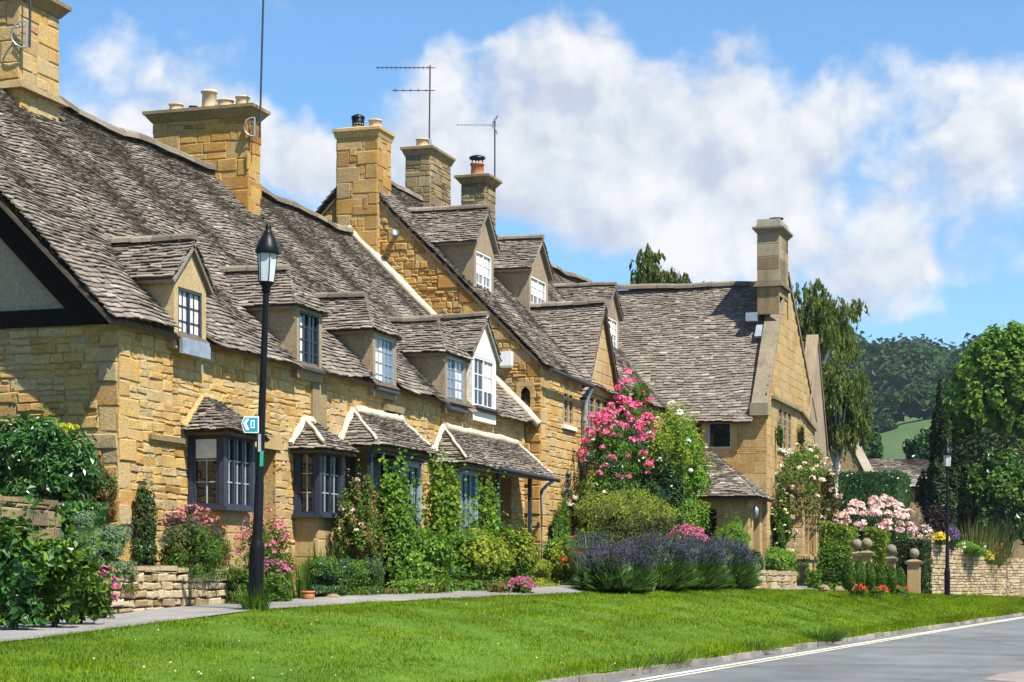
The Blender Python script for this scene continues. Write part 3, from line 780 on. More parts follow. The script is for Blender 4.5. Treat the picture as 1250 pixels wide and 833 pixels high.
# bay windows
def bay(parent, y0, y1, xo, zs, zt, za, front_lights, side_cols, roofmat='slate', lime=False, frame='navy', base='ashlar', x_in=0.0, curt=None, glass='glass', ov=0.17, barm='greypaint'):
    b = MB()
    stones(b, [(x_in, y0 + 0.05, g0), (xo - 0.05, y0 + 0.05, g0), (xo - 0.05, y0 + 0.05, zs - 0.05), (x_in, y0 + 0.05, zs - 0.05)], 1, 0, course=(0.2, 0.3), width=(0.3, 0.5), proud=(0.003, 0.008), gap=0.004, jit=0.002, split=0)
    stones(b, [(xo - 0.05, y0 + 0.05, g0), (xo - 0.05, y1 - 0.05, g0), (xo - 0.05, y1 - 0.05, zs - 0.05), (xo - 0.05, y0 + 0.05, zs - 0.05)], 1, 0, course=(0.2, 0.3), width=(0.3, 0.6), proud=(0.003, 0.008), gap=0.004, jit=0.002, split=0)
    b.box(x_in, xo - 0.06, y1 - 0.12, y1 - 0.05, g0, zs - 0.05, 0)
    w = part('bay_window', b, [M['mortar'], M[base]], parent)
    s = MB(); s.box(x_in + 0.02, xo + 0.07, y0 - 0.07, y1 + 0.07, zs - 0.055, zs); s.box(x_in + 0.02, xo, y0, y1, zt, zt + 0.09)
    s.box(xo - 0.08, xo + 0.003, y0 - 0.003, y0 + 0.08, zs, zt); s.box(xo - 0.08, xo + 0.003, y1 - 0.08, y1 + 0.003, zs, zt)
    s.box(x_in + 0.02, x_in + 0.09, y0 - 0.003, y0 + 0.06, zs, zt)
    part('bay_frame', s, M[frame], w)
    for O, u, n, wd, li in (((x_in + 0.09, y0 + 0.01, zs), UX, -UY, xo - 0.17 - x_in, 1), ((xo - 0.01, y0 + 0.08, zs), UY, UX, y1 - y0 - 0.16, front_lights)):
        fr, ba, gl = window(O, u, n, wd, zt - zs, li, 3, 2, 0.04, 0.05, 0.017, 0.05)
        part('window_frame', fr, M[frame], w); part('glazing_bars', ba, M[barm], w); part('window_pane', gl, M[glass], w)
    if curt:
        cm = MB(); cm.obox((x_in + 0.13, y0 + 0.0145, zs + (zt - zs) * 0.68), UX * (xo - 0.25 - x_in), UZ * ((zt - zs) * 0.27), UY * 0.007)
        part('window_blind', cm, M['curtain'], w)
    r = MB(); zo = zt + 0.06; e0, e1, xe = y0 - ov, y1 + ov, xo + ov
    ins = min(0.5, (y1 - y0) * 0.4)
    ya, yb = y0 + ins - 0.05, y1 - ins + 0.05
    slates(r, [(x_in + 0.03, e0, zo), (xe, e0, zo), (x_in + 0.1, ya, za), (x_in + 0.03, ya, za)], 0, (0.12, 0.09), (0.12, 0.26), wav=0.3, deck=1)
    slates(r, [(xe, e0, zo), (xe, e1, zo), (x_in + 0.1, yb, za), (x_in + 0.1, ya, za)], 0, (0.12, 0.09), (0.12, 0.28), wav=0.3, deck=1)
    slates(r, [(xe, e1, zo), (x_in + 0.03, e1, zo), (x_in + 0.03, yb, za), (x_in + 0.1, yb, za)], 0, (0.12, 0.09), (0.12, 0.26), wav=0.3, deck=1)
    if lime:
        fillet(r, (x_in + 0.04, e0, zo + 0.05), (x_in + 0.06, ya, za + 0.02), 2, 0.05); fillet(r, (x_in + 0.05, ya, za + 0.02), (x_in + 0.05, yb, za + 0.02), 2, 0.065)
        fillet(r, (xe - 0.02, e0, zo + 0.07), (x_in + 0.1, ya, za + 0.02), 2, 0.03); fillet(r, (x_in + 0.04, e1, zo + 0.05), (x_in + 0.06, yb, za + 0.02), 2, 0.05)
    else:
        fillet(r, (x_in + 0.04, e0, zo + 0.05), (x_in + 0.06, ya, za + 0.02), 3, 0.05); fillet(r, (x_in + 0.05, ya, za + 0.02), (x_in + 0.05, yb, za + 0.02), 3, 0.06)
    part('bay_roof', r, [M[roofmat], M['rafter'], M['lime'], M['mortar']], w)
    return w
bay(cot, 1.86, 2.82, 0.56, Zc(1.02), Zc(1.98), Zc(2.52), 3, 2, curt=True)
bay(cot, 5.34, 6.26, 0.45, Zc(1.03), Zc(1.98), Zc(2.48), 2, 2, lime=True)
bay(cot, 8.62, 9.72, 0.46, Zc(0.6), Zc(2.0), Zc(2.5), 3, 2, frame='bluegrey', lime=True, ov=0.02, barm='bluegrey')
bay(cot, 11.75, 12.75, 0.46, Zc(0.6), Zc(2.02), Zc(2.5), 3, 2, frame='bluegrey', lime=True, ov=0.02, barm='bluegrey')
def canopy(parent, y0, y1, xe, ya, yb, zo, za, hip_right):
    r = MB()
    slates(r, [(0.03, y0, zo), (xe, y0, zo), (0.06, ya, za), (0.03, ya, za)], 0, (0.12, 0.09), (0.12, 0.28), wav=0.5, deck=1)
    slates(r, [(xe, y0, zo), (xe, y1, zo), (0.06, yb, za), (0.06, ya, za)], 0, (0.13, 0.09), (0.12, 0.3), wav=0.5, deck=1)
    if hip_right: slates(r, [(xe, y1, zo), (0.03, y1, zo), (0.03, yb, za), (0.06, yb, za)], 0, (0.12, 0.09), (0.12, 0.28), wav=0.5, deck=1)
    fillet(r, (0.05, y0, zo + 0.07), (0.06, ya, za + 0.05), 2, 0.055); fillet(r, (0.06, ya, za + 0.04), (0.05, yb, za + 0.04), 2, 0.085, 16)
    fillet(r, (xe - 0.02, y0, zo + 0.07), (0.06, ya, za + 0.05), 2, 0.025); fillet(r, (xe - 0.04, y1, zo + 0.05), (0.06, yb, za + 0.05), 2, 0.03)
    return part('porch_roof', r, [M['slate'], M['rafter'], M['lime']], parent)
canopy(cot, 7.05, 9.95, 0.72, 7.6, 9.75, Zc(2.2), Zc(2.78), True)
canopy(cot, 11.3, 16.75, 0.76, 11.95, 16.4, Zc(2.16), Zc(2.82), False)
for (y, x, m_) in ((7.15, 0.55, 'navy'), (8.55, 0.55, 'navy'), (13.55, 0.595, 'navy'), (15.6, 0.595, 'navy')):
    pm = MB(); pm.box(x - 0.035, x + 0.035, y - 0.035, y + 0.035, g0 + 0.2, Zc(2.07)); part('porch_post', pm, M[m_], cot)
pm = MB(); pm.box(0.5, 0.6, 7.12, 9.9, Zc(2.08), Zc(2.17)); part('porch_beam', pm, M['navy'], cot)
pm = MB(); pm.box(0.54, 0.65, 11.5, 16.65, Zc(2.075), Zc(2.15)); part('porch_beam', pm, M['bluegrey'], cot)
def door(parent, x, y0, y1, z0, z1, mat='door', panel=False):
    d = MB(); n = max(3, int((y1 - y0) / 0.14)); w = (y1 - y0) / n
    for i in range(n): d.box(x - 0.04, x, y0 + i * w + 0.004, y0 + (i + 1) * w - 0.004, z0, z1)
    d.box(x - 0.06, x - 0.03, y0, y1, z0, z1)
    o = part('door', d, M[mat], parent)
    h = MB(); h.lathe((x + 0.02, y1 - 0.1, (z0 + z1) / 2 - 0.05), [(0.015, 0), (0.03, 0.02), (0.03, 0.05), (0.012, 0.07)], 10); h.box(x - 0.005, x + 0.02, y1 - 0.115, y1 - 0.085, (z0 + z1) / 2 - 0.03, (z0 + z1) / 2)
    part('door_handle', h, M['darkmetal'], o)
    return o
door(cot, -0.24, 3.97, 4.70, g0 + 0.06, Zc(1.95)); door(cot, -0.25, 7.45, 8.45, g0 + 0.06, Zc(2.12), 'navy'); door(cot, -0.25, 14.6, 15.5, g0 + 0.06, Zc(2.02))
lm = MB(); lm.box(-0.03, 0.045, 3.8, 4.86, Zc(1.97), Zc(2.2)); part('lintel', lm, M['ashlar'], cot)
gm = MB(); gm.tube([(0.82, 13.0, Zc(2.13)), (0.82, 16.9, Zc(2.1))], 0.045, 8); part('gutter', gm, M['darkmetal'], cot); gm = MB(); gm.tube([(0.82, 16.55, Zc(2.08)), (0.72, 16.4, Zc(1.98)), (0.66, 16.2, Zc(1.85)), (0.66, 16.2, Zc(-0.2))], 0.038, 8)
part('drainpipe', gm, M['greypaint'], cot)
for bb in ((0.0, 0.07, 0.75, 1.7, Zc(1.86), Zc(1.93)), (-0.02, 0.12, 9.0, 9.8, Zc(2.92), Zc(3.03)), (0, 0.05, 6.0, 6.55, Zc(2.35), Zc(3.12))):
    sl = MB(); sl.box(*bb); part('stone_ledge', sl, M['stone_grey'], cot)

# ================================================================== the tall gabled house
XB, YB, YE = 0.34, 17.2, 28.75
tall = thing('stone_house', (-1.5, 22.5, path_z(22)), 'tall stone house with a pale cross gable, between the long cottage and the wing', 'house')
BE, BR, BP = Zc(4.42), Zc(8.85), -3.85
rbz = roof_z(0.52, BE, BP, BR)
wb = MB()
hw = [(18.8 - YB, 19.65 - YB, Zc(3.42) - g0, Zc(4.2) - g0), (20.75 - YB, 22.65 - YB, Zc(3.3) - g0, Zc(4.3) - g0), (18.9 - YB, 19.5 - YB, Zc(1.75) - g0, Zc(2.45) - g0), (20.9 - YB, 22.9 - YB, Zc(1.5) - g0, Zc(2.45) - g0), (25.2 - YB, 26.5 - YB, Zc(1.4) - g0, Zc(2.3) - g0)]
stones(wb, [(XB, YB, g0), (XB, YE, g0), (XB, YE, BE + 0.1), (XB, YB, BE + 0.1)], 1, 0, holes=hw, quoin='l', course=(0.12, 0.24), width=(0.2, 0.5), proud=(0.008, 0.02))
hs = [(8.2 - 0.1, 8.2 + 0.117, Zc(3.66) - g0, Zc(4.02) - g0)]
ap = rbz(BP)
stones(wb, [(XB - 8.44, YB, g0), (XB, YB, g0), (XB, YB, rbz(XB) - 0.06), (BP, YB, BR - 0.06), (XB - 8.44, YB, rbz(XB) - 0.06)], 2, 0, holes=[(8.0, 8.217, Zc(3.66) - g0, Zc(4.1) - g0)], quoin='r', course=(0.07, 0.17), width=(0.1, 0.32), proud=(0.01, 0.045), jit=0.016, bevel=0.02)
wb.box(-8.1, -8.0, YB, 40, g0, BE, 0)
part('wall', wb, [M['mortar'], M['stone'], M['stone_gold']], tall)
rm = MB()
cuts = []
slates(rm, [(0.46, YB - 0.07, rbz(0.46)), (0.46, 31.8, rbz(0.46)), (BP, 38.5, BR + 0.22), (BP, YB - 0.07, BR)], 0, (0.18, 0.11), (0.14, 0.36), deck=1, wav=1.2)
slates(rm, [(-8.3, 38.5, BE), (-8.3, YB - 0.07, BE), (BP, YB - 0.07, BR), (BP, 38.5, BR + 0.22)], 0, (0.3, 0.25), (0.4, 0.7), deck=1, wav=1.2)
ridge_tiles(rm, (BP, YB + 0.5, BR + 0.05), (BP, 38.5, BR + 0.27), 2, 0.15, 1.2, 0.5)
part('roof', rm, [M['slate'], M['rafter'], M['ridge']], tall)
vm = MB()
dv = np.array((BP - 0.52, 0, BR - BE)); Lv = np.linalg.norm(dv); dv /= Lv; nv = np.array((-dv[2], 0, dv[0]))
0 and vm.obox(np.array((0.36, YB - 0.035, BE - 0.02)), dv * (Lv - 0.2), nv * -0.0 + np.array((-0.2, 0, -0.18)), UY * 0.02)
chimney(tall, -4.26, -3.3, YB - 0.1, YB + 0.66, Zc(6.9), Zc(9.78), 'stone_gold', [ (0.36, 0.5, 0.12, 0.16, 'pot_buff', 'drum'), (0.78, 0.5, 0.14, 0.22, 'pot_buff', None)], courses=(0.14, 0.3), capmat='stone', co=0.06)
chimney(tall, -4.12, -3.5, 20.9, 22.3, Zc(8.0), Zc(10.18), 'stone_grey', [(0.5, 0.22, 0.15, 0.22, 'pot_buff', None), (0.5, 0.6, 0.15, 0.16, 'pot_buff', None)], co=0.08)
chimney(tall, -4.14, -3.5, 24.9, 25.7, Zc(8.2), Zc(10.3), 'stone_grey', [(0.5, 0.4, 0.17, 0.34, 'pot_red', 'cap')])
for (y0, y1, xf, zb, ze, za, wz) in ((17.66, 18.98, -1.3, Zc(6.12), Zc(7.3), Zc(8.12), (Zc(6.2), Zc(7.14))), (21.6, 23.12, -1.3, Zc(6.2), Zc(7.34), Zc(8.16), (Zc(6.34), Zc(7.18))), (28.4, 29.8, -1.3, Zc(6.2), Zc(7.2), Zc(8.0), (Zc(6.3), Zc(7.1)))):
    dormer(tall, y0, y1, xf, zb, ze, za, rbz, 'gable', 'render_grey', None, (0.14, 0.14), wz, frame='whitepaint', rows=4, cols=2, over=0.1, curtain=[(0.08, 0.9, 0.5, 0.95)])
# cross gable flush with the front
gy0, gy1, gza, gze = 20.35, 23.2, Zc(6.45), Zc(4.42)
gm = MB(); gmid = (gy0 + gy1) / 2
stones(gm, [(XB + 0.06, gy0, Zc(4.36)), (XB + 0.06, gy1, Zc(4.36)), (XB + 0.06, gmid, gza - 0.06)], 1, 0, course=(0.2, 0.3), width=(0.3, 0.5), proud=(0.004, 0.012), gap=0.004, jit=0.003, split=0)
gm.box(XB - 0.1, XB + 0.058, gy0, gy1, Zc(4.3), Zc(4.37), 1)
cg = part('cross_gable', gm, [M['render_ochre'], M['ashlar']], tall)
r2 = MB(); sl_ = (gza - gze) / (gmid - gy0)
xa, xl = brentq_x(rbz, gza) - 0.3, brentq_x(rbz, gze - 0.2 * sl_) - 0.3
fr = XB + 0.16
xl = min(xl, fr - 0.3)
slates(r2, [(xl, gy0 - 0.2, gze - 0.2 * sl_), (fr, gy0 - 0.2, gze - 0.2 * sl_), (fr, gmid, gza), (xa, gmid, gza)], 0, (0.17, 0.12), (0.15, 0.36), deck=1, wav=0.6)
slates(r2, [(fr, gy1 + 0.2, gze - 0.2 * sl_), (xl, gy1 + 0.2, gze - 0.2 * sl_), (xa, gmid, gza), (fr, gmid, gza)], 0, (0.17, 0.12), (0.15, 0.36), deck=1, wav=0.6)
ridge_tiles(r2, (fr, gmid, gza + 0.03), (xa, gmid, gza + 0.03), 2, 0.11, 0.5, 0.35)
part('cross_gable_roof', r2, [M['slate'], M['rafter'], M['ridge']], cg)
def mullion(parent, y0, y1, z0, z1, x, lights, frame='ashlar', dep=0.055, glass='glass'):
    m = MB(); t = 0.075; w = (y1 - y0 - t * (lights + 1)) / lights
    for i in range(lights + 1): m.box(x - dep, x + 0.012, y0 + i * (w + t), y0 + i * (w + t) + t, z0, z1)
    for i in range(lights):
        a = y0 + t + i * (w + t); m.box(x - dep, x + 0.010, a, a + w, z0, z0 + 0.07); m.box(x - dep, x + 0.010, a, a + w, z1 - 0.09, z1)
    o = part('window', m, M[frame], parent)
    g = MB(); b = MB()
    for i in range(lights):
        a = y0 + t + i * (w + t); g.box(x - dep + 0.005, x - dep + 0.02, a, a + w, z0 + 0.07, z1 - 0.09)
        for k in range(1, 5): zz = z0 + 0.07 + (z1 - z0 - 0.16) * k / 5; b.box(x - dep + 0.02, x - dep + 0.032, a, a + w, zz - 0.008, zz + 0.008)
        b.box(x - dep + 0.02, x - dep + 0.035, a + w / 2 - 0.008, a + w / 2 + 0.008, z0 + 0.07, z1 - 0.09)
    part('window_pane', g, M[glass], o); part('glazing_bars', b, M['greypaint'], o)
    s = MB(); s.box(x - 0.02, x + 0.07, y0 - 0.08, y1 + 0.08, z0 - 0.09, z0 - 0.004); part('window_sill', s, M['render_white'], o)
    return o
mullion(tall, 18.8, 19.65, Zc(3.42), Zc(4.2), XB, 2); mullion(tall, 20.75, 22.65, Zc(3.3), Zc(4.3), XB, 3)
mullion(tall, 18.9, 19.5, Zc(1.75), Zc(2.45), XB, 1); mullion(tall, 20.9, 22.9, Zc(1.5), Zc(2.45), XB, 3); mullion(tall, 25.2, 26.5, Zc(1.4), Zc(2.3), XB, 2)
# little arched window and box on the gable wall
am = MB()
for (x0, x1, z0, z1) in ((-0.19, -0.1, Zc(3.6), Zc(4.1)), (0.117, 0.2, Zc(3.6), Zc(4.1)), (-0.1, 0.117, Zc(3.6), Zc(3.664)), (-0.19, 0.2, Zc(4.1), Zc(4.2))): am.box(x0, x1, YB - 0.045, YB + 0.05, z0, z1)
for s_, a in ((1, -0.1), (-1, 0.117)):
    am.add([(a, YB - 0.04, Zc(4.1)), (a + s_ * 0.108, YB - 0.04, Zc(4.1)), (a, YB - 0.04, Zc(3.94)), (a + s_ * 0.03, YB - 0.04, Zc(4.03))], [(0, 2, 3, 1), (1, 3, 2, 0)])
aw = part('arched_window', am, M['ashlar'], tall)
gl = MB(); gl.box(-0.1, 0.117, YB + 0.1, YB + 0.12, Zc(3.6), Zc(4.1)); part('window_pane', gl, M['glass'], aw)
bm = MB(); bm.frustum(-0.5, -0.28, YB - 0.16, YB - 0.03, Zc(4.5), -0.52, -0.26, YB - 0.17, YB - 0.03, Zc(4.54)); bm.box(-0.52, -0.26, YB - 0.17, YB - 0.03, Zc(4.54), Zc(4.84)); part('alarm_box', bm, M['whitepaint'], tall)
fm = MB(); fm.box(-2.93, -2.83, YB - 0.2, YB - 0.03, Zc(7.46), Zc(7.52)); fm.lathe((-2.88, YB - 0.22, Zc(7.4)), [(0.09, 0), (0.08, 0.07), (0.03, 0.12)], 10); part('floodlight', fm, M['metal'], tall)
gm = MB(); gm.tube([(0.6, YB - 0.1, BE + 0.0), (0.6, 20.35, BE - 0.04)], 0.055, 8); part('gutter', gm, M['darkmetal'], tall); gm = MB(); gm.tube([(0.6, 20.25, BE - 0.05), (0.5, 20.25, BE - 0.3), (0.43, 20.25, BE - 0.5), (0.43, 20.25, Zc(0))], 0.05, 8)
for z in (3.6, 2.6, 1.6): gm.lathe((0.43, 20.25, Zc(z)), [(0.065, 0), (0.065, 0.09)], 8)
part('drainpipe', gm, M['bluegrey'], tall)

# ================================================================== the wing with the big gable
XC, C0, CR, C1 = 2.98, 28.75, 31.8, 36.6
wing = thing('stone_house', (1.2, 32.0, path_z(32)), 'smooth ochre stone wing with a tall narrow gable chimney, farthest right of the houses', 'house')
CE, CZ, CE1 = Zc(4.5), Zc(8.12), Zc(4.9)
wb = MB()
stones(wb, [(-3.0, C0, g0), (XC, C0, g0), (XC, C0, CE - 0.08), (-3.0, C0, CE - 0.08)], 1, 0, holes=[(3.0 + 0.55, 3.0 + 1.25, Zc(3.4) - g0, Zc(4.3) - g0), (3.0 + 1.4, 3.0 + 2.05, Zc(3.5) - g0, Zc(4.3) - g0)],
       course=(0.22, 0.3), width=(0.3, 0.6), proud=(0.003, 0.009), gap=0.003, jit=0.002, split=0, quoin='', bevel=0.008)
gq = [(XC, C0, g0), (XC, C1, g0), (XC, C1, CE1 - 0.1), (XC, CR, CZ + 0.25), (XC, C0, CE + 0.3)]
stones(wb, gq, 1, 0, holes=[(30.3 - C0, 32.5 - C0, Zc(3.6) - g0, Zc(4.75) - g0), (35.3 - C0, 36.0 - C0, Zc(3.3) - g0, Zc(4.1) - g0), (32.4 - C0, 33.4 - C0, 0.2, Zc(1.9) - g0)], course=(0.22, 0.3), width=(0.3, 0.6), proud=(0.003, 0.009), gap=0.003, jit=0.002, split=0, bevel=0.008)
wb.box(-8, XC - 0.05, C1 - 0.1, C1, g0, CE1 - 0.2, 0)
part('wall', wb, [M['render_ochre'], M['ashlar']], wing)
rm = MB()
slates(rm, [(-4.4, C0 - 0.25, CE - 0.28), (XC - 0.36, C0 - 0.25, CE - 0.28), (XC - 0.36, CR, CZ - 0.02), (-4.4, CR, CZ + 0.3)], 0, (0.19, 0.12), (0.16, 0.4), deck=1, wav=1.0)
slates(rm, [(XC - 0.36, C1 + 0.2, CE1 - 0.15), (-4.4, C1 + 0.2, CE1 - 0.15), (-4.4, CR, CZ + 0.3), (XC - 0.36, CR, CZ)], 0, (0.2, 0.14), (0.2, 0.5), deck=1, wav=1.0)
ridge_tiles(rm, (XC - 0.5, CR, CZ + 0.06), (-4.4, CR, CZ + 0.36), 2, 0.15, 1.0, 0.5)
part('roof', rm, [M['slate'], M['rafter'], M['ridge']], wing)
# raised coping of the gable
cm = MB()
for (ya, za, yb, zb) in ((C0 - 0.12, CE - 0.02, CR - 0.1, CZ + 0.32), (C1 + 0.12, CE1 - 0.12, CR + 0.1, CZ + 0.32)):
    d = np.array((0, yb - ya, zb - za)); cm.obox(np.array((XC - 0.4, ya, za)), d, np.array((0.44, 0, 0)), np.array((0, 0, 0.14)))
cm.box(XC - 0.42, XC + 0.06, C0 - 0.2, C0 + 0.12, CE - 0.16, CE + 0.16)
part('gable_coping', cm, M['coping'], wing)
fm = MB(); fm.box(2.1, 2.4, 30.35, 30.6, Zc(7.05), Zc(7.28)); fm.obox((XC - 0.62, 30.3, CZ - 1.55), np.array((0.2, 0, 0)), np.array((0, 0.3, 0.36)), np.array((0, -0.05, 0.05))); part('lead_flashing', fm, M['lead'], wing)
chm = MB(); x0, x1, y0, y1 = 2.4, XC + 0.03, 30.45, 31.75
zt = Zc(9.42)
for pts in ([(x0, y0, CZ - 0.9), (x1, y0, CZ - 0.9), (x1, y0, zt), (x0, y0, zt)], [(x1, y0, CZ - 0.4), (x1, y1, CZ - 0.4), (x1, y1, zt), (x1, y0, zt)], [(x1, y1, CZ - 0.9), (x0, y1, CZ - 0.9), (x0, y1, zt), (x1, y1, zt)], [(x0, y1, CZ - 0.9), (x0, y0, CZ - 0.9), (x0, y0, zt), (x0, y1, zt)]):
    stones(chm, pts, 1, 0, course=(0.3, 0.5), width=(0.4, 0.7), proud=(0.003, 0.01), gap=0.003, jit=0.002, split=0)
chm.frustum(x0 - 0.1, x1 + 0.1, y0 - 0.1, y1 + 0.1, CZ - 0.15, x0 - 0.02, x1 + 0.02, y0 - 0.02, y1 + 0.02, CZ + 0.02, 1)
ch = part('chimney', chm, [M['render_ochre'], M['stone_grey']], wing)
cp = MB(); cp.frustum(x0, x1, y0, y1, zt - 0.02, x0 - 0.12, x1 + 0.12, y0 - 0.12, y1 + 0.12, zt + 0.12); cp.box(x0 - 0.12, x1 + 0.12, y0 - 0.12, y1 + 0.12, zt + 0.12, zt + 0.17)
cp.frustum(x0 - 0.03, x1 + 0.03, y0 - 0.03, y1 + 0.03, zt + 0.17, x0, x1, y0, y1, zt + 0.38); part('chimney_cap', cp, M['ridge'], ch)
km = MB(); km.lathe(((x0 + x1) / 2 + 0.1, (y0 + y1) / 2, zt + 0.38), [(0.14, 0), (0.14, 0.08), (0.2, 0.09), (0.2, 0.12), (0.05, 0.14)], 12); part('chimney_cowl', km, M['black'], ch)
sm = MB(); sm.box(XC - 0.02, XC + 0.12, 29.3, 33.8, Zc(4.83), Zc(4.92)); sm.obox((XC - 0.02, 33.8, Zc(4.83)), np.array((0.12, 0, 0)), np.array((0, 2.6, -0.35)), UZ * 0.09)
part('string_course', sm, M['stone_grey'], wing)
mullion(wing, 30.3, 32.5, Zc(3.6), Zc(4.75), XC, 3); mullion(wing, 35.3, 36.0, Zc(3.3), Zc(4.1), XC, 1)
for (a, b, z0, z1, m_) in ((0.55, 1.25, 3.4, 4.3, 'door'), (1.4, 2.05, 3.5, 4.3, 'greypaint')):
    add_window(wing, (a, C0 - 0.0, Zc(z0)), UX, -UY, b - a, z1 - z0, M[m_], M['glass'], lights=1, rows=1, cols=1, fw=0.05, dep=0.1)
for x in (0.4, 1.25, 2.06):
    sm = MB(); sm.box(x, x + 0.14, C0 - 0.035, C0 + 0.03, Zc(3.4), Zc(4.34)); part('window_jamb', sm, M['ashlar'], wing)
door(wing, XC - 0.15, 32.42, 33.38, g0 + 0.25, Zc(1.88))
# second, lower gable behind
s2 = MB()
q2 = [(XC + 0.02, 35.0, Zc(3.9)), (XC + 0.02, 38.7, Zc(3.9)), (XC + 0.02, 36.85, Zc(7.3))]
s2.add([(XC + .02, C1 + 0.02, g0), (XC + .02, 38.7, g0), (XC + .02, 38.7, Zc(4.0)), (XC + .02, 36.85, Zc(7.3)), (XC + .02, 35.4, Zc(5.2)), (XC + .02, C1 + .02, Zc(4.0))], [(0, 1, 2, 3, 4, 5)], 0)
s2.add([(XC - .25, C1 + 0.02, g0), (XC - .25, 38.7, g0), (XC - .25, 38.7, Zc(4.0)), (XC - .25, 36.85, Zc(7.3)), (XC - .25, 35.4, Zc(5.2)), (XC - .25, C1 + .02, Zc(4.0))], [(5, 4, 3, 2, 1, 0)], 0)
s2.add([(XC + .02, 38.7, g0), (XC - 9, 38.7, g0), (XC - 9, 38.7, Zc(4.0)), (XC + .02, 38.7, Zc(4.0))], [(0, 1, 2, 3)], 0)
for (ya, za, yb, zb) in ((35.2, Zc(4.6), 36.85, Zc(7.3)), (38.9, Zc(3.8), 36.85, Zc(7.3))):
    s2.obox(np.array((XC - 0.3, ya, za)), np.array((0, yb - ya, zb - za)), np.array((0.36, 0, 0)), UZ * 0.13, 0)
part('rear_gable', s2, [M['render_grey']], wing)
r3 = MB()
slates(r3, [(-4, 35.0, Zc(4.2)), (XC - 0.26, 35.0, Zc(4.2)), (XC - 0.26, 36.85, Zc(7.25)), (-4, 36.85, Zc(7.25))], 0, (0.17, 0.12), (0.16, 0.36), deck=1)
slates(r3, [(XC - 0.26, 38.9, Zc(3.8)), (-4, 38.9, Zc(3.8)), (-4, 36.85, Zc(7.25)), (XC - 0.26, 36.85, Zc(7.25))], 0, (0.17, 0.12), (0.16, 0.36), deck=1)
part('rear_roof', r3, [M['slate'], M['rafter']], wing)
# porch in the corner
PX, PY = 2.86, 26.9
pm = MB()
stones(pm, [(XB, PY, g0), (PX, PY, g0), (PX, PY, Zc(2.2)), (XB, PY, Zc(2.2))], 1, 0, holes=[(1.15, 1.7, Zc(0.6) - g0, Zc(1.85) - g0)], course=(0.2, 0.3), width=(0.3, 0.6), proud=(0.003, 0.009), gap=0.004, jit=0.002, split=0, reveal=0.2)
stones(pm, [(PX, PY, g0), (PX, C0, g0), (PX, C0, Zc(2.2)), (PX, PY, Zc(2.2))], 1, 0, holes=[(0.6, 1.45, 0.1, Zc(1.95) - g0)], course=(0.2, 0.3), width=(0.3, 0.6), proud=(0.003, 0.009), gap=0.004, jit=0.002, split=0, reveal=0.3)
po = part('porch', pm, [M['render_ochre'], M['ashlar']], wing)
r4 = MB()
slates(r4, [(XB + 0.05, PY - 0.3, Zc(2.15)), (PX + 0.3, PY - 0.3, Zc(2.15)), (1.5, C0 - 0.03, Zc(3.42)), (XB + 0.05, C0 - 0.03, Zc(3.42))], 0, (0.14, 0.1), (0.14, 0.34), wav=0.4, deck=1)
slates(r4, [(PX + 0.3, PY - 0.3, Zc(2.15)), (PX + 0.3, C0 - 0.03, Zc(2.15)), (1.5, C0 - 0.03, Zc(3.42))], 0, (0.14, 0.1), (0.14, 0.34), wav=0.4, deck=1)
part('porch_roof', r4, [M['slate_pale'], M['rafter']], po)
add_window(po, (XB + 1.15, PY + 0.12, Zc(0.6)), UX, -UY, 0.55, 1.25, M['door'], M['glass'], flat=True, lights=1, rows=1, cols=1, dep=0.06)
dm = MB(); dm.box(PX - 0.25, PX - 0.2, PY + 0.62, PY + 1.43, g0 + 0.2, Zc(1.93)); part('porch_door', dm, M['door'], po)
lm = MB(); lm.lathe((PX + 0.14, PY + 0.2, Zc(1.62)), [(0.03, 0), (0.07, 0.08), (0.08, 0.22), (0.02, 0.3)], 8); lm.box(PX, PX + 0.14, PY + 0.19, PY + 0.21, Zc(1.85), Zc(1.88)); part('wall_lamp', lm, M['metal'], po)
# stone bay on the gable
bm = MB(); bx0, bx1, by0, by1 = XC, 3.62, 30.5, 33.0
for pts, hh in (([(bx0, by0, g0), (bx1, by0 + 0.12, g0), (bx1, by0 + 0.12, Zc(2.14)), (bx0, by0, Zc(2.14))], []),
                ([(bx1, by0 + 0.12, g0), (bx1, by1, g0), (bx1, by1, Zc(2.14)), (bx1, by0 + 0.12, Zc(2.14))], [(0.25 + i * 0.68, 0.25 + i * 0.68 + 0.52, Zc(0.75) - g0, Zc(1.98) - g0) for i in range(3)])):
    stones(bm, pts, 1, 0, holes=hh, course=(0.25, 0.36), width=(0.3, 0.6), proud=(0.003, 0.009), gap=0.003, jit=0.002, split=0, reveal=0.13)
bo = part('stone_bay', bm, [M['render_ochre'], M['ashlar']], wing)
gl = MB()
for i in range(3): gl.box(bx1 - 0.12, bx1 - 0.1, by0 + 0.37 + i * 0.68, by0 + 0.89 + i * 0.68, Zc(0.75), Zc(1.98))
part('window_pane', gl, M['glass_sky_tint'], bo)
rf = MB(); rf.frustum(XC, bx1 + 0.14, by0 - 0.12, by1 + 0.12, Zc(2.14), XC, bx1 - 0.1, by0 + 0.1, by1 - 0.1, Zc(2.36)); part('bay_roof', rf, M['leaddark'], bo)
pb = MB(); pb.box(XC, bx1 + 0.06, by0 - 0.02, by1 + 0.06, Zc(0.6), Zc(0.7)); pb.box(XC, bx1 + 0.08, by0 - 0.04, by1 + 0.08, g0, Zc(-0.05)); part('bay_plinth', pb, M['ashlar'], bo)
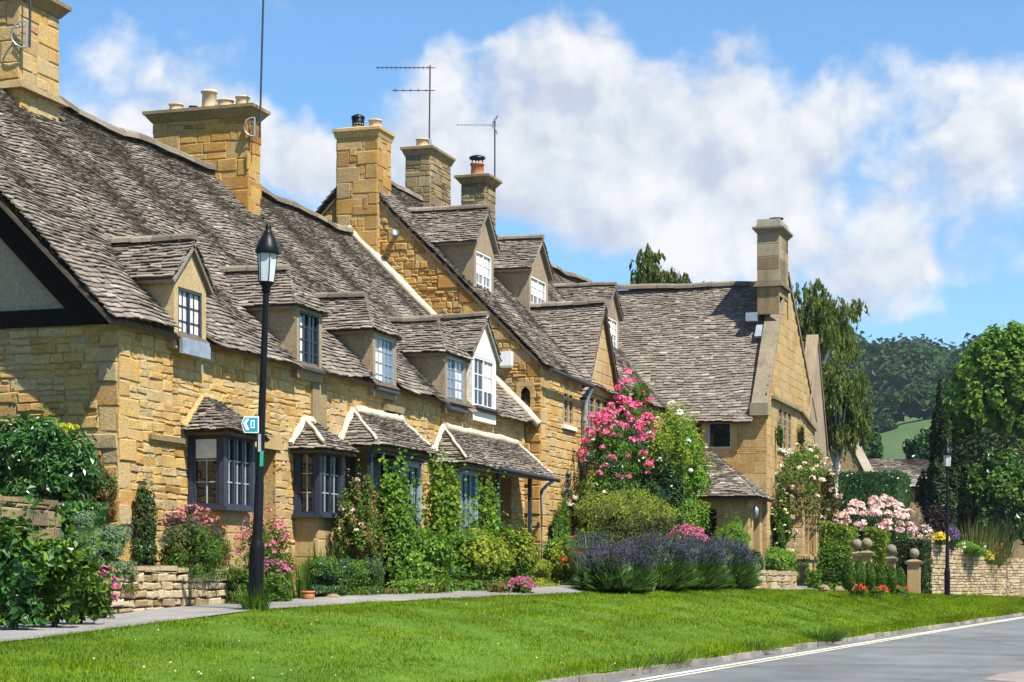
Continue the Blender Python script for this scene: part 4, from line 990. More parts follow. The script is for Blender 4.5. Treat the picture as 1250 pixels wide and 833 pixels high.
# ------------------------------------------------------------------ ground, lawn, path, road
def strip(name, cols, fp, mat, label, kind='structure', dz=0.0, cat=None):
    """sheet between street positions: fp(s) -> list of (p, z)"""
    V = []; Fc = []
    rows = [fp(s) for s in cols]; m = len(rows[0])
    for s, r in zip(cols, rows): V += [(p, s, z + dz) for p, z in r]
    for i in range(len(cols) - 1):
        for j in range(m - 1): Fc.append((i * m + j, i * m + j + 1, (i + 1) * m + j + 1, (i + 1) * m + j))
    mb = MB(); mb.add(V, Fc, 0, True)
    return solo(name, mb, mat, (0, 0, 0), label, cat, None, kind)
def surfmat(name, cols, scale, rough=0.95, fine=60, bump=0.4, big=0.25):
    m, nt, out = newmat(name)
    n1 = noise(nt, scale, 6, 0.65); r = ramp(nt, cols); nt.links.new(n1, r.inputs[0])
    n2 = noise(nt, fine, 4, 0.7); r2 = ramp(nt, [(0.3, (0.6, 0.6, 0.6)), (0.7, (1.3, 1.3, 1.3))]); nt.links.new(n2, r2.inputs[0])
    c = mixc(nt, 'MULTIPLY', 0.8, r.outputs[0], r2.outputs[0])
    n3 = noise(nt, big, 3, 0.6); r3 = ramp(nt, [(0.35, (0.82, 0.82, 0.82)), (0.65, (1.12, 1.12, 1.12))]); nt.links.new(n3, r3.inputs[0])
    c = mixc(nt, 'MULTIPLY', 1.0, c, r3.outputs[0])
    b = N(nt, 'ShaderNodeBsdfPrincipled', Roughness=rough); b.inputs['Specular IOR Level'].default_value = 0.2
    nt.links.new(c, b.inputs['Base Color'])
    bp = N(nt, 'ShaderNodeBump', Strength=bump, Distance=0.02); nt.links.new(n2, bp.inputs['Height']); nt.links.new(bp.outputs[0], b.inputs['Normal'])
    nt.links.new(b.outputs[0], out.inputs[0])
    return m
M['lawn'] = surfmat('lawn_ground', [(0.3, (0.05, 0.1, 0.006)), (0.55, (0.07, 0.14, 0.008)), (0.75, (0.11, 0.16, 0.02))], 1.2, fine=30)
M['asphalt'] = surfmat('asphalt', [(0.3, (0.105, 0.112, 0.113)), (0.5, (0.14, 0.147, 0.146)), (0.7, (0.175, 0.18, 0.175))], 0.9, fine=55, bump=0.6)
def road_wear(m):
    nt = m.node_tree; b = [n for n in nt.nodes if n.type == 'BSDF_PRINCIPLED'][0]; src = b.inputs['Base Color'].links[0].from_socket
    g = nt.nodes.new('ShaderNodeNewGeometry').outputs['Position']
    v = nt.nodes.new('ShaderNodeTexVoronoi'); v.feature = 'DISTANCE_TO_EDGE'; v.inputs['Scale'].default_value = 0.22
    nn = nt.nodes.new('ShaderNodeTexNoise'); nn.inputs['Scale'].default_value = 1.4; nn.inputs['Detail'].default_value = 5; nt.links.new(g, nn.inputs['Vector'])
    mx = nt.nodes.new('ShaderNodeVectorMath'); mx.operation = 'MULTIPLY_ADD'; nt.links.new(nn.outputs['Color'], mx.inputs[0]); mx.inputs[1].default_value = (1.1, 1.1, 0); nt.links.new(g, mx.inputs[2]); nt.links.new(mx.outputs[0], v.inputs['Vector'])
    r = ramp(nt, [(0.004, (0.45, 0.45, 0.45)), (0.012, (1, 1, 1))]); nt.links.new(v.outputs['Distance'], r.inputs[0]); c = mixc(nt, 'MULTIPLY', 0.3, src, r.outputs[0])
    mp = nt.nodes.new('ShaderNodeMapping'); mp.inputs['Scale'].default_value = (1.2, 0.08, 1); nt.links.new(g, mp.inputs['Vector'])
    n2 = noise(nt, 1.0, 4, 0.6, mp.outputs[0]); r2 = ramp(nt, [(0.35, (0.93, 0.93, 0.93)), (0.65, (1.05, 1.05, 1.05))]); nt.links.new(n2, r2.inputs[0]); c = mixc(nt, 'MULTIPLY', 1.0, c, r2.outputs[0])
    n3 = noise(nt, 70, 2, 0.5); r3 = ramp(nt, [(0.62, (1, 1, 1)), (0.7, (1.9, 1.9, 1.85))]); nt.links.new(n3, r3.inputs[0]); c = mixc(nt, 'MULTIPLY', 0.6, c, r3.outputs[0])
    nt.links.new(c, b.inputs['Base Color'])
road_wear(M['asphalt'])
M['path'] = surfmat('path_paving', [(0.3, (0.15, 0.14, 0.13)), (0.7, (0.26, 0.245, 0.225))], 1.5, fine=40)
M['kerb'] = masonry('kerb_stone', [(0, (0.2, 0.18, 0.155)), (0.5, (0.29, 0.265, 0.23)), (1, (0.38, 0.35, 0.31))], patch=0.6, dark=(0.45, 0.45, 0.4), bscale=40)
M['line'] = surfmat('cream_road_paint', [(0.3, (0.55, 0.5, 0.34)), (0.7, (0.72, 0.68, 0.5))], 3.0, fine=35)
M['bay'] = surfmat('reddish_paving', [(0.3, (0.2, 0.165, 0.145)), (0.7, (0.27, 0.225, 0.205))], 1.5, fine=35)
M['field'] = surfmat('far_ground', [(0.3, (0.045, 0.08, 0.022)), (0.6, (0.07, 0.115, 0.03)), (0.8, (0.12, 0.145, 0.05))], 0.012, fine=0.25, big=0.004)

S1 = [-50 + 1.0 * i for i in range(36)] + [-14 + 0.4 * i for i in range(190)] + [62 + 2 * i for i in range(40)]
def fr_(n): return [i / n for i in range(n + 1)]
def bump_(p, s): return 0.018 * math.sin(p * 2.3 + s * 0.9) + 0.014 * math.sin(s * 2.1 - p * 1.1) + 0.01 * math.sin(p * 5 + s * 3.3)
def lawn_row(s):
    a, b = lerp(PO, s), lerp(KP, s)
    return [(a + (b - a) * t, ground(a + (b - a) * t, s) + bump_(a + (b - a) * t, s) * min(1, 4 * t * (1 - t) + .2)) for t in fr_(16)]
strip('lawn', S1, lawn_row, M['lawn'], 'mown green verge falling from the path to the kerb')
def pi_(s): return lerp([(-60, 1.0), (-5, 1.0), (6, 1.15), (10, 1.3), (15, 2.1), (20, 3.3), (26, 4.15), (32, 4.75), (37, 5.4), (46, 6.2), (54, 7.4), (64, 9.4), (90, 17), (140, 35)], s)
def tilt(s): return lerp([(-2, 0.0), (4, 0.05), (10, 0.11), (30, 0.13), (45, 0.05), (60, 0)], s)
strip('path', S1, lambda s: [(pi_(s) + (lerp(PO, s) + 0.03 - pi_(s)) * t, path_z(s) + 0.012 + tilt(s) * (1 - t)) for t in fr_(4)], M['path'], 'grey flagged footpath between lawn and gardens')
strip('garden_soil', S1, lambda s: [(-30 + (pi_(s) + 0.05 + 30) * t, path_z(s) + 0.004 + tilt(s)) for t in fr_(6)], M['soil'], 'bare soil of the front gardens')
strip('road', S1, lambda s: [(lerp(KP, s) + 0.1 + 15 * t, Zc(-1.06)) for t in fr_(5)], M['asphalt'], 'grey asphalt road')
strip('road_line', S1, lambda s: [(lerp(KP, s) + 0.36, Zc(-1.056)), (lerp(KP, s) + 0.46, Zc(-1.056))], M['line'], 'cream line painted along the kerb')
strip('road_line', S1, lambda s: [(lerp(KP, s) + 0.54, Zc(-1.056)), (lerp(KP, s) + 0.6, Zc(-1.056))], M['line'], 'second thin cream line along the kerb')
mb = MB(); a = world(1198, 21.2); b = world(1262, 23.4)
dx = b[0] - a[0]; dy = b[1] - a[1]
mb.add([(a[0], a[1], Zc(-1.055)), (a[0] + 2.4, a[1] - 3, Zc(-1.055)), (b[0] + 2.5, b[1] - 0.5, Zc(-1.055)), (b[0], b[1], Zc(-1.055)), ((a[0] + b[0]) / 2 - .12, (a[1] + b[1]) / 2 + .2, Zc(-1.055))], [(0, 1, 2, 3, 4)])
solo('pavement', mb, M['bay'], (0, 0, 0), 'reddish paved patch at the road edge', None, None, 'structure')
# kerb stones
kb = MB(); s = -14.0
while s < 120:
    L = random.uniform(0.7, 1.05); a0, a1 = lerp(KP, s), lerp(KP, s + L)
    t = np.array((a1 - a0, L, 0.0)); t /= np.linalg.norm(t); w = np.array((t[1], -t[0], 0)) * random.uniform(0.1, 0.12)
    kb.obox((a0 - 0.02 + random.uniform(-.012, .012), s + 0.012, Zc(-1.15)), t * (L - 0.012), w, UZ * (0.15 + 0.012 + random.uniform(-0.012, 0.012)), 0)
    s += L
solo('kerb', kb, M['kerb'], (0, 0, 0), 'worn stone kerb between lawn and road', None, None, 'structure')
# wide country beyond: one sheet to the horizon, rising to a hill
TER = [(0, -1.35), (90, -1.35), (130, 0.5), (200, 9), (300, 19), (400, 29), (600, 53), (800, 80), (1000, 98), (1250, 106), (1800, 98), (5200, 50)]
def ter(r, th):
    k = 0.35 + 0.65 * min(1, max(0, (th + 0.05) / 0.16)); k *= 1 - 0.25 * min(1, max(0, (th - 0.3) / 0.4))
    z = lerp(TER, r); z = z if z < 0 else z * k
    if r > 150: z += 3.0 * math.sin(th * 23 + r * 0.006) * min(1, (r - 150) / 400) + 2 * math.sin(th * 57 - r * 0.011) * min(1, (r - 150) / 400)
    return z
def polar(r, th):       # th measured to the right of the view axis
    X, Y = r * math.sin(th) - CX, r * math.cos(th) - CY
    return (CA * X - SA * Y, SA * X + CA * Y, Zc(ter(r, th)))
mb = MB(); V = []; Fc = []
TH = [-PI + 2 * PI * i / 24 for i in range(10)] ; TH = sorted(set([round(-PI + PI / 16 * i, 5) for i in range(33)] + [round(-0.2 + 0.012 * i, 5) for i in range(50)]))
RR = [0.0, 5, 15, 30, 60, 90, 110, 130, 160, 200, 250, 300, 350, 400, 500, 600, 700, 800, 900, 1000, 1120, 1250, 1500, 1800, 2600, 3800, 5200]
for r in RR: V += [polar(r, th) for th in TH]
m = len(TH)
for i in range(len(RR) - 1):
    for j in range(m - 1): Fc.append((i * m + j, (i + 1) * m + j, (i + 1) * m + j + 1, i * m + j + 1))
mb.add(V, Fc, 0, True)
solo('ground', mb, M['field'], (0, 0, 0), 'green country rising to the hill', None, None, 'structure')

# ------------------------------------------------------------------ grass
M['grass'] = leafmat('grass_blade', [(0, (0.07, 0.135, 0.001)), (0.5, (0.122, 0.21, 0.002)), (0.88, (0.175, 0.255, 0.004)), (1, (0.27, 0.27, 0.04))], 0.35, 0.7, 0.08)
def sward(m):
    nt = m.node_tree; g = nt.nodes.new('ShaderNodeNewGeometry').outputs['Position']
    for n in [q for q in nt.nodes if q.type in ('BSDF_PRINCIPLED', 'BSDF_TRANSLUCENT')]:
        s = n.inputs['Base Color' if n.type == 'BSDF_PRINCIPLED' else 'Color']; src = s.links[0].from_socket
        n1 = noise(nt, 0.55, 5, 0.7); r1 = ramp(nt, [(0.46, (0, 0, 0)), (0.72, (1, 1, 1))]); nt.links.new(n1, r1.inputs[0])
        mu = nt.nodes.new('ShaderNodeMath'); mu.operation = 'MULTIPLY'; mu.inputs[1].default_value = 0.6; nt.links.new(r1.outputs[0], mu.inputs[0])
        c = mixc(nt, 'MIX', mu.outputs[0], src, (0.16, 0.19, 0.01))
        mp = nt.nodes.new('ShaderNodeMapping'); mp.inputs['Rotation'].default_value = (0, 0, 0.06); mp.inputs['Scale'].default_value = (1.9, 0.12, 1); nt.links.new(g, mp.inputs['Vector'])
        n2 = noise(nt, 1.0, 3, 0.6, mp.outputs[0]); r2 = ramp(nt, [(0.38, (0.72, 0.76, 0.7)), (0.62, (1.28, 1.22, 1.2))]); nt.links.new(n2, r2.inputs[0]); c = mixc(nt, 'MULTIPLY', 1.0, c, r2.outputs[0])
        n3 = noise(nt, 0.9, 5, 0.75); r3 = ramp(nt, [(0.66, (0, 0, 0)), (0.74, (1, 1, 1))]); nt.links.new(n3, r3.inputs[0])
        m3 = nt.nodes.new('ShaderNodeMath'); m3.operation = 'MULTIPLY'; m3.inputs[1].default_value = 0.55; nt.links.new(r3.outputs[0], m3.inputs[0]); c = mixc(nt, 'MIX', m3.outputs[0], c, (0.24, 0.19, 0.075))
        nt.links.new(c, s)
sward(M['grass'])
def grass_field(n, smin, smax, tmin, tmax, h, w):
    s = smin + (smax - smin) * RNG.random(n) ** 1.5; t = RNG.uniform(tmin, tmax, n)
    po = np.interp(s, [a for a, _ in PO], [b for _, b in PO]); kp = np.interp(s, [a for a, _ in KP], [b for _, b in KP])
    p = po + (kp - po) * t
    zp = EYE + np.interp(s, [a for a, _ in ZP], [b for _, b in ZP])
    z = zp + (Zc(-0.985) - zp) * (0.3 * t + 0.7 * t * t)
    z += (0.018 * np.sin(p * 2.3 + s * 0.9) + 0.014 * np.sin(s * 2.1 - p * 1.1) + 0.01 * np.sin(p * 5 + s * 3.3)) * np.minimum(1, 4 * t * (1 - t) + .2)
    k = n; th = RNG.uniform(0, 2 * PI, k)
    tuft = 0.75 + 0.35 * np.sin(p * 3.1 + 2 * np.sin(s * 1.7)) * np.sin(s * 2.3 + p) + RNG.uniform(-0.3, 0.3, k)
    hh = h * np.clip(tuft, 0.35, 1.5); hh *= 1 + 0.015 * np.maximum(0, s)
    ww = w * RNG.uniform(0.7, 1.3, k) * (1 + 0.045 * np.maximum(0, s + 5))
    d = np.stack([np.cos(th), np.sin(th), np.zeros(k)], 1); e = np.stack([-np.sin(th), np.cos(th), np.zeros(k)], 1)
    b = np.stack([p, s, z - 0.005], 1); ln = RNG.uniform(0.1, 0.9, (k, 1)) * hh[:, None]
    V = np.zeros((k, 3, 3)); V[:, 0] = b - d * ww[:, None] / 2; V[:, 1] = b + d * ww[:, None] / 2; V[:, 2] = b + e * ln; V[:, 2, 2] += hh
    return V.reshape(-1, 3), np.arange(k * 3).reshape(k, 3)
mb = MB(); mb.add(*grass_field(280000, -11, 60, 0.0, 0.99, 0.04, 0.0075))
mb.add(*grass_field(22000, -11, 60, 0.93, 1.014, 0.075, 0.008)); mb.add(*grass_field(7000, -11, 50, 0.0, 0.05, 0.055, 0.008))
strip('lawn', [-11 + 0.5 * i for i in range(17)], lambda s: [(-1.2 + 2.1 * t, path_z(s) + 0.03) for t in fr_(4)], M['lawn'], 'small corner of lawn left of the path')
k = 9000; s = RNG.uniform(-11, -3.2, k); p = RNG.uniform(-1.2, 0.95, k); zz = np.interp(s, [a for a, _ in ZP], [b for _, b in ZP]) + EYE + 0.03; th = RNG.uniform(0, 2 * PI, k); V = np.zeros((k, 3, 3)); b_ = np.stack([p, s, zz], 1); d_ = np.stack([np.cos(th), np.sin(th), 0 * th], 1) * 0.005; V[:, 0] = b_ - d_; V[:, 1] = b_ + d_; V[:, 2] = b_ + d_[:, [1, 0, 2]] * 5 + np.array((0, 0, 0.05)); mb.add(V.reshape(-1, 3), np.arange(k * 3).reshape(k, 3))
solo('lawn_grass', mb, M['grass'], (0, 0, 0), 'short mown grass covering the verge', 'grass', None, 'stuff')
mb = MB()
for i in range(150):
    s_ = -8 + 50 * random.random() ** 1.6; t = random.random() ** 0.7; po, kp = lerp(PO, s_), lerp(KP, s_); p_ = po + (kp - po) * t
    if math.sin(p_ * 1.3 + s_ * .8) + math.sin(s_ * 2.1) < -0.2: continue
    blooms(mb, [(p_, s_, ground(p_, s_) + 0.045)], 0.015, 5, 0, 0.7)
solo('lawn_daisies', mb, M['fl_white'], (0, 0, 0), 'tiny white daisies scattered in the lawn', 'daisies', None, 'stuff')
for (px, py, n) in ((965, 783, 260), (905, 795, 60), (790, 811, 40), (762, 817, 30)):
    d = 1.0 * F / (py - HOR); c = world(px, d); mb = MB(); kp = lerp(KP, c[1]); blades(mb, (kp - 0.06, c[1], Zc(-1.0)), 0.5, n * 2, 0.26, 0.012, 0.9, rb=0.7)
    solo('grass_tuft', mb, M['leaf_mid'], (kp - 0.06, c[1], Zc(-1.0)), {965: 'large dark grass tuft overhanging the kerb towards the bend', 905: 'small grass tuft on the kerb left of the large dark tuft', 790: 'second small grass tuft from the left on the kerb', 762: 'leftmost small grass tuft growing at the kerb'}[px], 'grass tuft', 'grass tufts along the kerb')

# ------------------------------------------------------------------ lamps and sign
lamp_p, lamp_s = 2.34, -0.93
H = 4.53
lz = ground(lamp_p, lamp_s)
lamp = thing('street_lamp', (lamp_p, lamp_s, lz), 'tall black lamp post with heritage lantern at the lawn edge, nearest the camera', 'street lamp', 'heritage lamp posts along the verge')
b = np.array((lamp_p, lamp_s, lz))
m_ = MB()
m_.lathe(b, [(0.09, -0.1), (0.09, 0.72), (0.084, 0.78), (0.068, 0.82), (0.06, 0.86), (0.055, 1.5), (0.05, 1.52), (0.042, 2.6), (0.036, H - 0.74)], 14)
m_.lathe(b, [(0.04, H - 0.76), (0.055, H - 0.74), (0.05, H - 0.7), (0.085, H - 0.65), (0.095, H - 0.63)], 12)
post = part('lamp_post', m_, M['black'], lamp)
dm = MB(); dm.box(b[0] - 0.045, b[0] + 0.045, b[1] - 0.096, b[1] - 0.085, lz + 0.12, lz + 0.5); part('inspection_door', dm, M['black'], post)
m_ = MB()
for k in range(6):
    th = k * PI / 3 + 0.2
    m_.tube([b + np.array((0.095 * math.cos(th), 0.095 * math.sin(th), H - 0.63)), b + np.array((0.121 * math.cos(th), 0.121 * math.sin(th), H - 0.28))], 0.005, 4)
m_.lathe(b, [(0.14, H - 0.3), (0.148, H - 0.27), (0.13, H - 0.21), (0.105, H - 0.15), (0.07, H - 0.085), (0.045, H - 0.06)], 12)
lan = part('lantern', m_, M['black'], lamp)
m_ = MB(); m_.lathe(b, [(0.088, H - 0.63), (0.118, H - 0.29)], 6, smooth=False, rot=0.2); part('lantern_glass', m_, M['lampglass'], lan)
m_ = MB(); m_.lathe(b, [(0.05, H - 0.065), (0.046, H - 0.03), (0.03, H - 0.015), (0.04, H + 0.02), (0.022, H + 0.045), (0.008, H + 0.075)], 10); part('finial', m_, M['black'], lan)
m_ = MB(); m_.lathe(b, [(0.028, H - 0.6), (0.03, H - 0.5), (0.04, H - 0.42), (0.01, H - 0.36)], 8); part('lamp_bulb', m_, M['whitepaint'], lan)
l2 = copy_tree(lamp); l2['label'] = 'slender black lamp post standing in front of the stepped stone wall at the far right'
l2.location = (6.74, 37.9, ground(6.74, 37.9))
lamp.rotation_euler = (0, math.radians(2.2), 0)
# sign on the near lamp: white arrow pointing left with a teal face
sg = thing('direction_sign', (lamp_p - 0.06, lamp_s - 0.06, lz + 1.93), 'teal and white arrow sign pointing left, clamped to the nearest lamp post', 'sign')
def cam_pt(px, py, dd):
    w = world(px, dd); return np.array((w[0], w[1], z_of(py, dd)))
dd = depth(lamp_p, lamp_s) - 0.07
rt = np.array((CA, SA, 0)); fw = np.array((-SA, CA, 0))
def plate(pts, off, th):
    q = [cam_pt(x, y, dd) - fw * off for x, y in pts]; n = len(q)
    v = q + [p + fw * th for p in q]
    mb = MB(); mb.add(v, [tuple(reversed(range(n))), tuple(range(n, 2 * n))] + [(i, (i + 1) % n, (i + 1) % n + n, i + n) for i in range(n)])
    return mb
part('sign_panel', plate([(294.5, 517), (298, 508.5), (316, 508.5), (316, 528.5), (298, 528.5)], 0, 0.012), M['signwhite'], sg)
part('sign_border', plate([(295.6, 517), (299, 510), (314.6, 510), (314.6, 527), (299, 527)], 0.003, 0.002), M['teal'], sg)
part('sign_chevron', plate([(297, 517), (300.5, 511.6), (304.5, 511.6), (301, 517), (304.5, 525.2), (300.5, 525.2)], 0.006, 0.002), M['signwhite'], sg)
part('pictogram', plate([(306, 513), (311, 513), (311, 523), (306, 523)], 0.006, 0.002), M['signwhite'], sg)
part('pictogram_figure', plate([(307.5, 515), (309, 514), (310, 516), (309.4, 518), (310, 521), (307.2, 521), (307.8, 518)], 0.009, 0.002), M['teal'], sg)
mb = MB()
q = cam_pt(315, 530, dd); mb.obox(q, rt * 0.035, fw * 0.02, UZ * -0.21)
for y_ in (511, 526): mb.obox(cam_pt(314, y_, dd) + fw * 0.014, rt * 0.07, fw * 0.015, UZ * 0.02)
part('sign_bracket', mb, M['greypaint'], sg)
part('green_plate', plate([(317.5, 550.5), (321.5, 550.5), (321, 569.5), (317, 569.5)], 0.0, 0.02), M['tealgreen'], sg)

# ------------------------------------------------------------------ aerials
def aerial(name_label, base, top, parts_):
    t = thing('television_aerial', base, name_label, 'aerial')
    mb = MB(); mb.tube([base, top], 0.02, 6); part('mast', mb, M['darkmetal'], t)
    for (z, L, dirv, rods, rl, refl) in parts_:
        c = np.array(top) * z + np.array(base) * (1 - z); dirv = np.asarray(dirv, float)
        mb = MB(); mb.tube([c - dirv * 0.12, c + dirv * L], 0.011, 5)
        sdv = np.cross(dirv, UZ); sdv /= np.linalg.norm(sdv)
        for i in range(rods):
            q = c + dirv * (L * (i + 0.5) / rods); mb.tube([q - sdv * rl, q + sdv * rl], 0.006, 4); mb.box(q[0] - .008, q[0] + .008, q[1] - .008, q[1] + .008, q[2] - .015, q[2] + .03)
        if refl:
            for k_ in (-1, 1):
                q = c + dirv * 0.08
                for e in (-0.12, 0, 0.12): mb.tube([q + sdv * e, q + sdv * e - dirv * 0.16 + UZ * 0.24 * k_], 0.007, 4)
                mb.tube([q - sdv * .14 - dirv * 0.12 + UZ * .18 * k_, q + sdv * .14 - dirv * .12 + UZ * .18 * k_], 0.007, 4)
        part('boom', mb, M['metal' if refl else 'darkmetal'], t)
    return t
def bracket(t, c, r):
    mb = MB(); pts = [np.array(c) + r * np.array((math.cos(a) * CA, math.cos(a) * SA, math.sin(a))) for a in np.linspace(PI * 0.45, PI * 1.55, 9)]
    mb.tube(pts, 0.014, 6); mb.tube([pts[0], pts[-1]], 0.018, 6)
    for z in (-0.6, 0.0, 0.6): mb.tube([np.array(c) + UZ * r * z, np.array(c) + UZ * r * z - rt * r * 0.9 + fw * 0.1], 0.011, 5)
    part('bracket', mb, M['metal'], t)
left_ = -rt
d1_ = depth(-3.5, 3.3) - 0.12
t = aerial('grey mast strapped to the leftmost chimney with a looped bracket', tuple(cam_pt(36, 58, d1_)), tuple(cam_pt(38, -60, d1_)), []); bracket(t, cam_pt(30, 42, d1_), 0.2)
d2_ = depth(-3.2, 10.5) - 0.1
t = aerial('very tall thin mast rising from the wide chimney beyond the lamp', tuple(cam_pt(317, 168, d2_)), tuple(cam_pt(323, -60, d2_)), []); bracket(t, cam_pt(309, 155, d2_), 0.17)
d4 = depth(-3.8, 21.2)
t = aerial('mast with two booms pointing left on the middle chimney', tuple(cam_pt(524, 176, d4)), tuple(cam_pt(525, 80, d4)), [(0.97, 1.28, left_, 12, 0.12, False), (0.68, 0.9, left_, 5, 0.14, False)])
mb = MB(); q = cam_pt(524, 174, d4); mb.lathe(q, [(0.05, -0.12), (0.06, 0.06)], 8); part('mast_clamp', mb, M['metal'], t)
d5 = depth(-3.5, 25.85)
t = aerial('slim pale aerial with bow shaped reflector on the smallest dark chimney', tuple(cam_pt(604, 250, d5)), tuple(cam_pt(604, 148, d5)), [(0.955, 1.0, left_, 11, 0.1, True)])
mb = MB(); mb.tube([cam_pt(604, 228, d5), cam_pt(598, 224, d5)], 0.014, 5); mb.tube([cam_pt(604, 240, d5), cam_pt(598, 238, d5)], 0.014, 5); part('bracket', mb, M['darkmetal'], t)

# ------------------------------------------------------------------ garden walls, piers
def free_wall(name, label, pts, zb, tops, thick=0.3, stone='drywall', cat='garden wall', course=(0.05, 0.11), width=(0.12, 0.34), back='rubble_dark', **kw):
    """low wall along pts with one flat top per stretch"""
    mb = MB()
    for i in range(len(pts) - 1):
        a, b2 = np.array((*pts[i], 0.0)), np.array((*pts[i + 1], 0.0)); t = (b2 - a) / np.linalg.norm(b2 - a); n = np.array((t[1], -t[0], 0)); zt = tops[i]
        o = [a + UZ * zb, b2 + UZ * zb, b2 + UZ * zt, a + UZ * zt]
        stones(mb, o, 1, 0, course=course, width=width, proud=(0.015, 0.05), split=0.2, **kw)
        A2, B2 = b2 - n * thick, a - n * thick
        stones(mb, [A2 + UZ * zb, B2 + UZ * zb, B2 + UZ * zt, A2 + UZ * zt], 1, 0, course=(0.1, 0.2), width=(0.2, 0.5), proud=(0.01, 0.03), split=0)
        for (c0, c1) in ((a - n * thick, a), (b2, b2 - n * thick)):
            stones(mb, [c0 + UZ * zb, c1 + UZ * zb, c1 + UZ * zt, c0 + UZ * zt], 1, 0, course=course, width=(0.12, 0.3), proud=(0.01, 0.04), split=0)
        L = np.linalg.norm(b2 - a); x = 0
        while x < L - 0.02:
            w = min(random.uniform(0.2, 0.45), L - x); hh = random.uniform(0.03, 0.08)
            mb.obox(a + t * (x + .006) + n * 0.03 + UZ * zt, t * (w - .012), -n * (thick + 0.06), UZ * hh, 1); x += w
    c = pts[0]
    return solo(name, mb, [M[back], M[stone]], (c[0], c[1], zb), label, cat)
def wpt(px, p): return (p, s_of(px, p))
free_wall('retaining_wall', 'low dry stone retaining wall holding up the flower bed beside the near lamp post', [wpt(133, 1.12), wpt(277, 1.08)], path_z(-1) - 0.1, [Zc(0.13)], 0.25, jit=0.016)
mb = MB(); mb.box(0.02, 0.86, -2.0, 0.85, path_z(0) - 0.1, Zc(0.08)); solo('raised_bed', mb, M['soil'], (0.4, -0.5, path_z(0)), 'raised soil bed behind the retaining wall', None, None, 'structure')
free_wall('boundary_wall', 'rough lichened stone wall end under the dark laurel at far left', [wpt(-40, 0.35), wpt(72, 0.15)], path_z(-3) - 0.2, [Zc(0.9)], 0.45, 'stone_grey', course=(0.12, 0.22), width=(0.2, 0.45))
free_wall('retaining_wall', 'low dressed stone wall edging the bed under the wing', [wpt(912, 4.25), wpt(972, 4.4)], path_z(24) - 0.15, [Zc(0.18)], 0.3, 'drywall', course=(0.12, 0.2), width=(0.25, 0.5))
W0 = np.array((6.0, 37.7)); W1 = np.array((7.5, 52.0))
def wl(t): return tuple(W0 + (W1 - W0) * t)
ts = [0, 0.27, 0.68, 1.0]
for i, (lb, zt) in enumerate((('tallest stretch of the stepped stone wall beside the ball topped piers', z_of(658, 59)), ('middle stretch of the stepped stone wall behind the far lamp post', z_of(671, 64)), ('lowest stretch of the stepped stone wall, its right hand end', z_of(687, 70)))):
    free_wall('stepped_wall', lb, [wl(ts[i]), wl(ts[i + 1] - 0.002)], Zc(-0.8), [zt], 0.35, 'drywall', course=(0.07, 0.15), width=(0.16, 0.45), cat='stone wall')
wa = world(1229, 80); wb_ = world(1275, 84); free_wall('stone_wall', 'shaded rough stone wall at the far right edge beyond the stepped wall', [wa, wb_], Zc(-1.0), [z_of(684, 82)], 0.35, 'drywall', course=(0.09, 0.17), width=(0.2, 0.5), cat='stone wall')
def pier(px, p, top, label, wpx=13, first=None):
    s = s_of(px, p); d = depth(p, s); w = wpx * d / F / 2; zb = path_z(s) - 0.15; zt = z_of(top, d)
    t = thing('gate_pier', (p, s, zb), label, 'gate pier', 'ball topped gate piers')
    mb = MB(); mb.box(p - w, p + w, s - w, s + w, zb, zt - 0.12); part('shaft', mb, M['ashlar'], t)
    mb = MB(); mb.frustum(p - w - 0.05, p + w + 0.05, s - w - 0.05, s + w + 0.05, zt - 0.12, p - w - 0.07, p + w + 0.07, s - w - 0.07, s + w + 0.07, zt - 0.04); mb.frustum(p - w - 0.06, p + w + 0.06, s - w - 0.06, s + w + 0.06, zt - 0.04, p - w * 0.5, p + w * 0.5, s - w * 0.5, s + w * 0.5, zt + 0.02); part('cap', mb, M['stone_grey'], t)
    mb = MB(); r = 0.145; mb.lathe((p, s, zt), [(0.07, 0.0), (0.05, 0.05)] + [(r * math.sin(a), 0.05 + r - r * math.cos(a)) for a in np.linspace(0.35, PI - 0.02, 9)], 16); part('ball_finial', mb, M['ridge'], t)
    return t
pier(1046, 5.25, 674, 'ball topped stone pier half hidden, leftmost of the piers', 9)
pier(1058, 5.5, 673, 'ball topped stone pier beside the right clipped hedge, second from the left', 12)
pier(1088, 5.8, 680, 'small ball topped pier against the dark hedge, second from the right', 9)
pier(1116, 6.1, 684, 'broad ball topped stone pier at the end of the stepped wall', 15)
HAZE = 0.00012
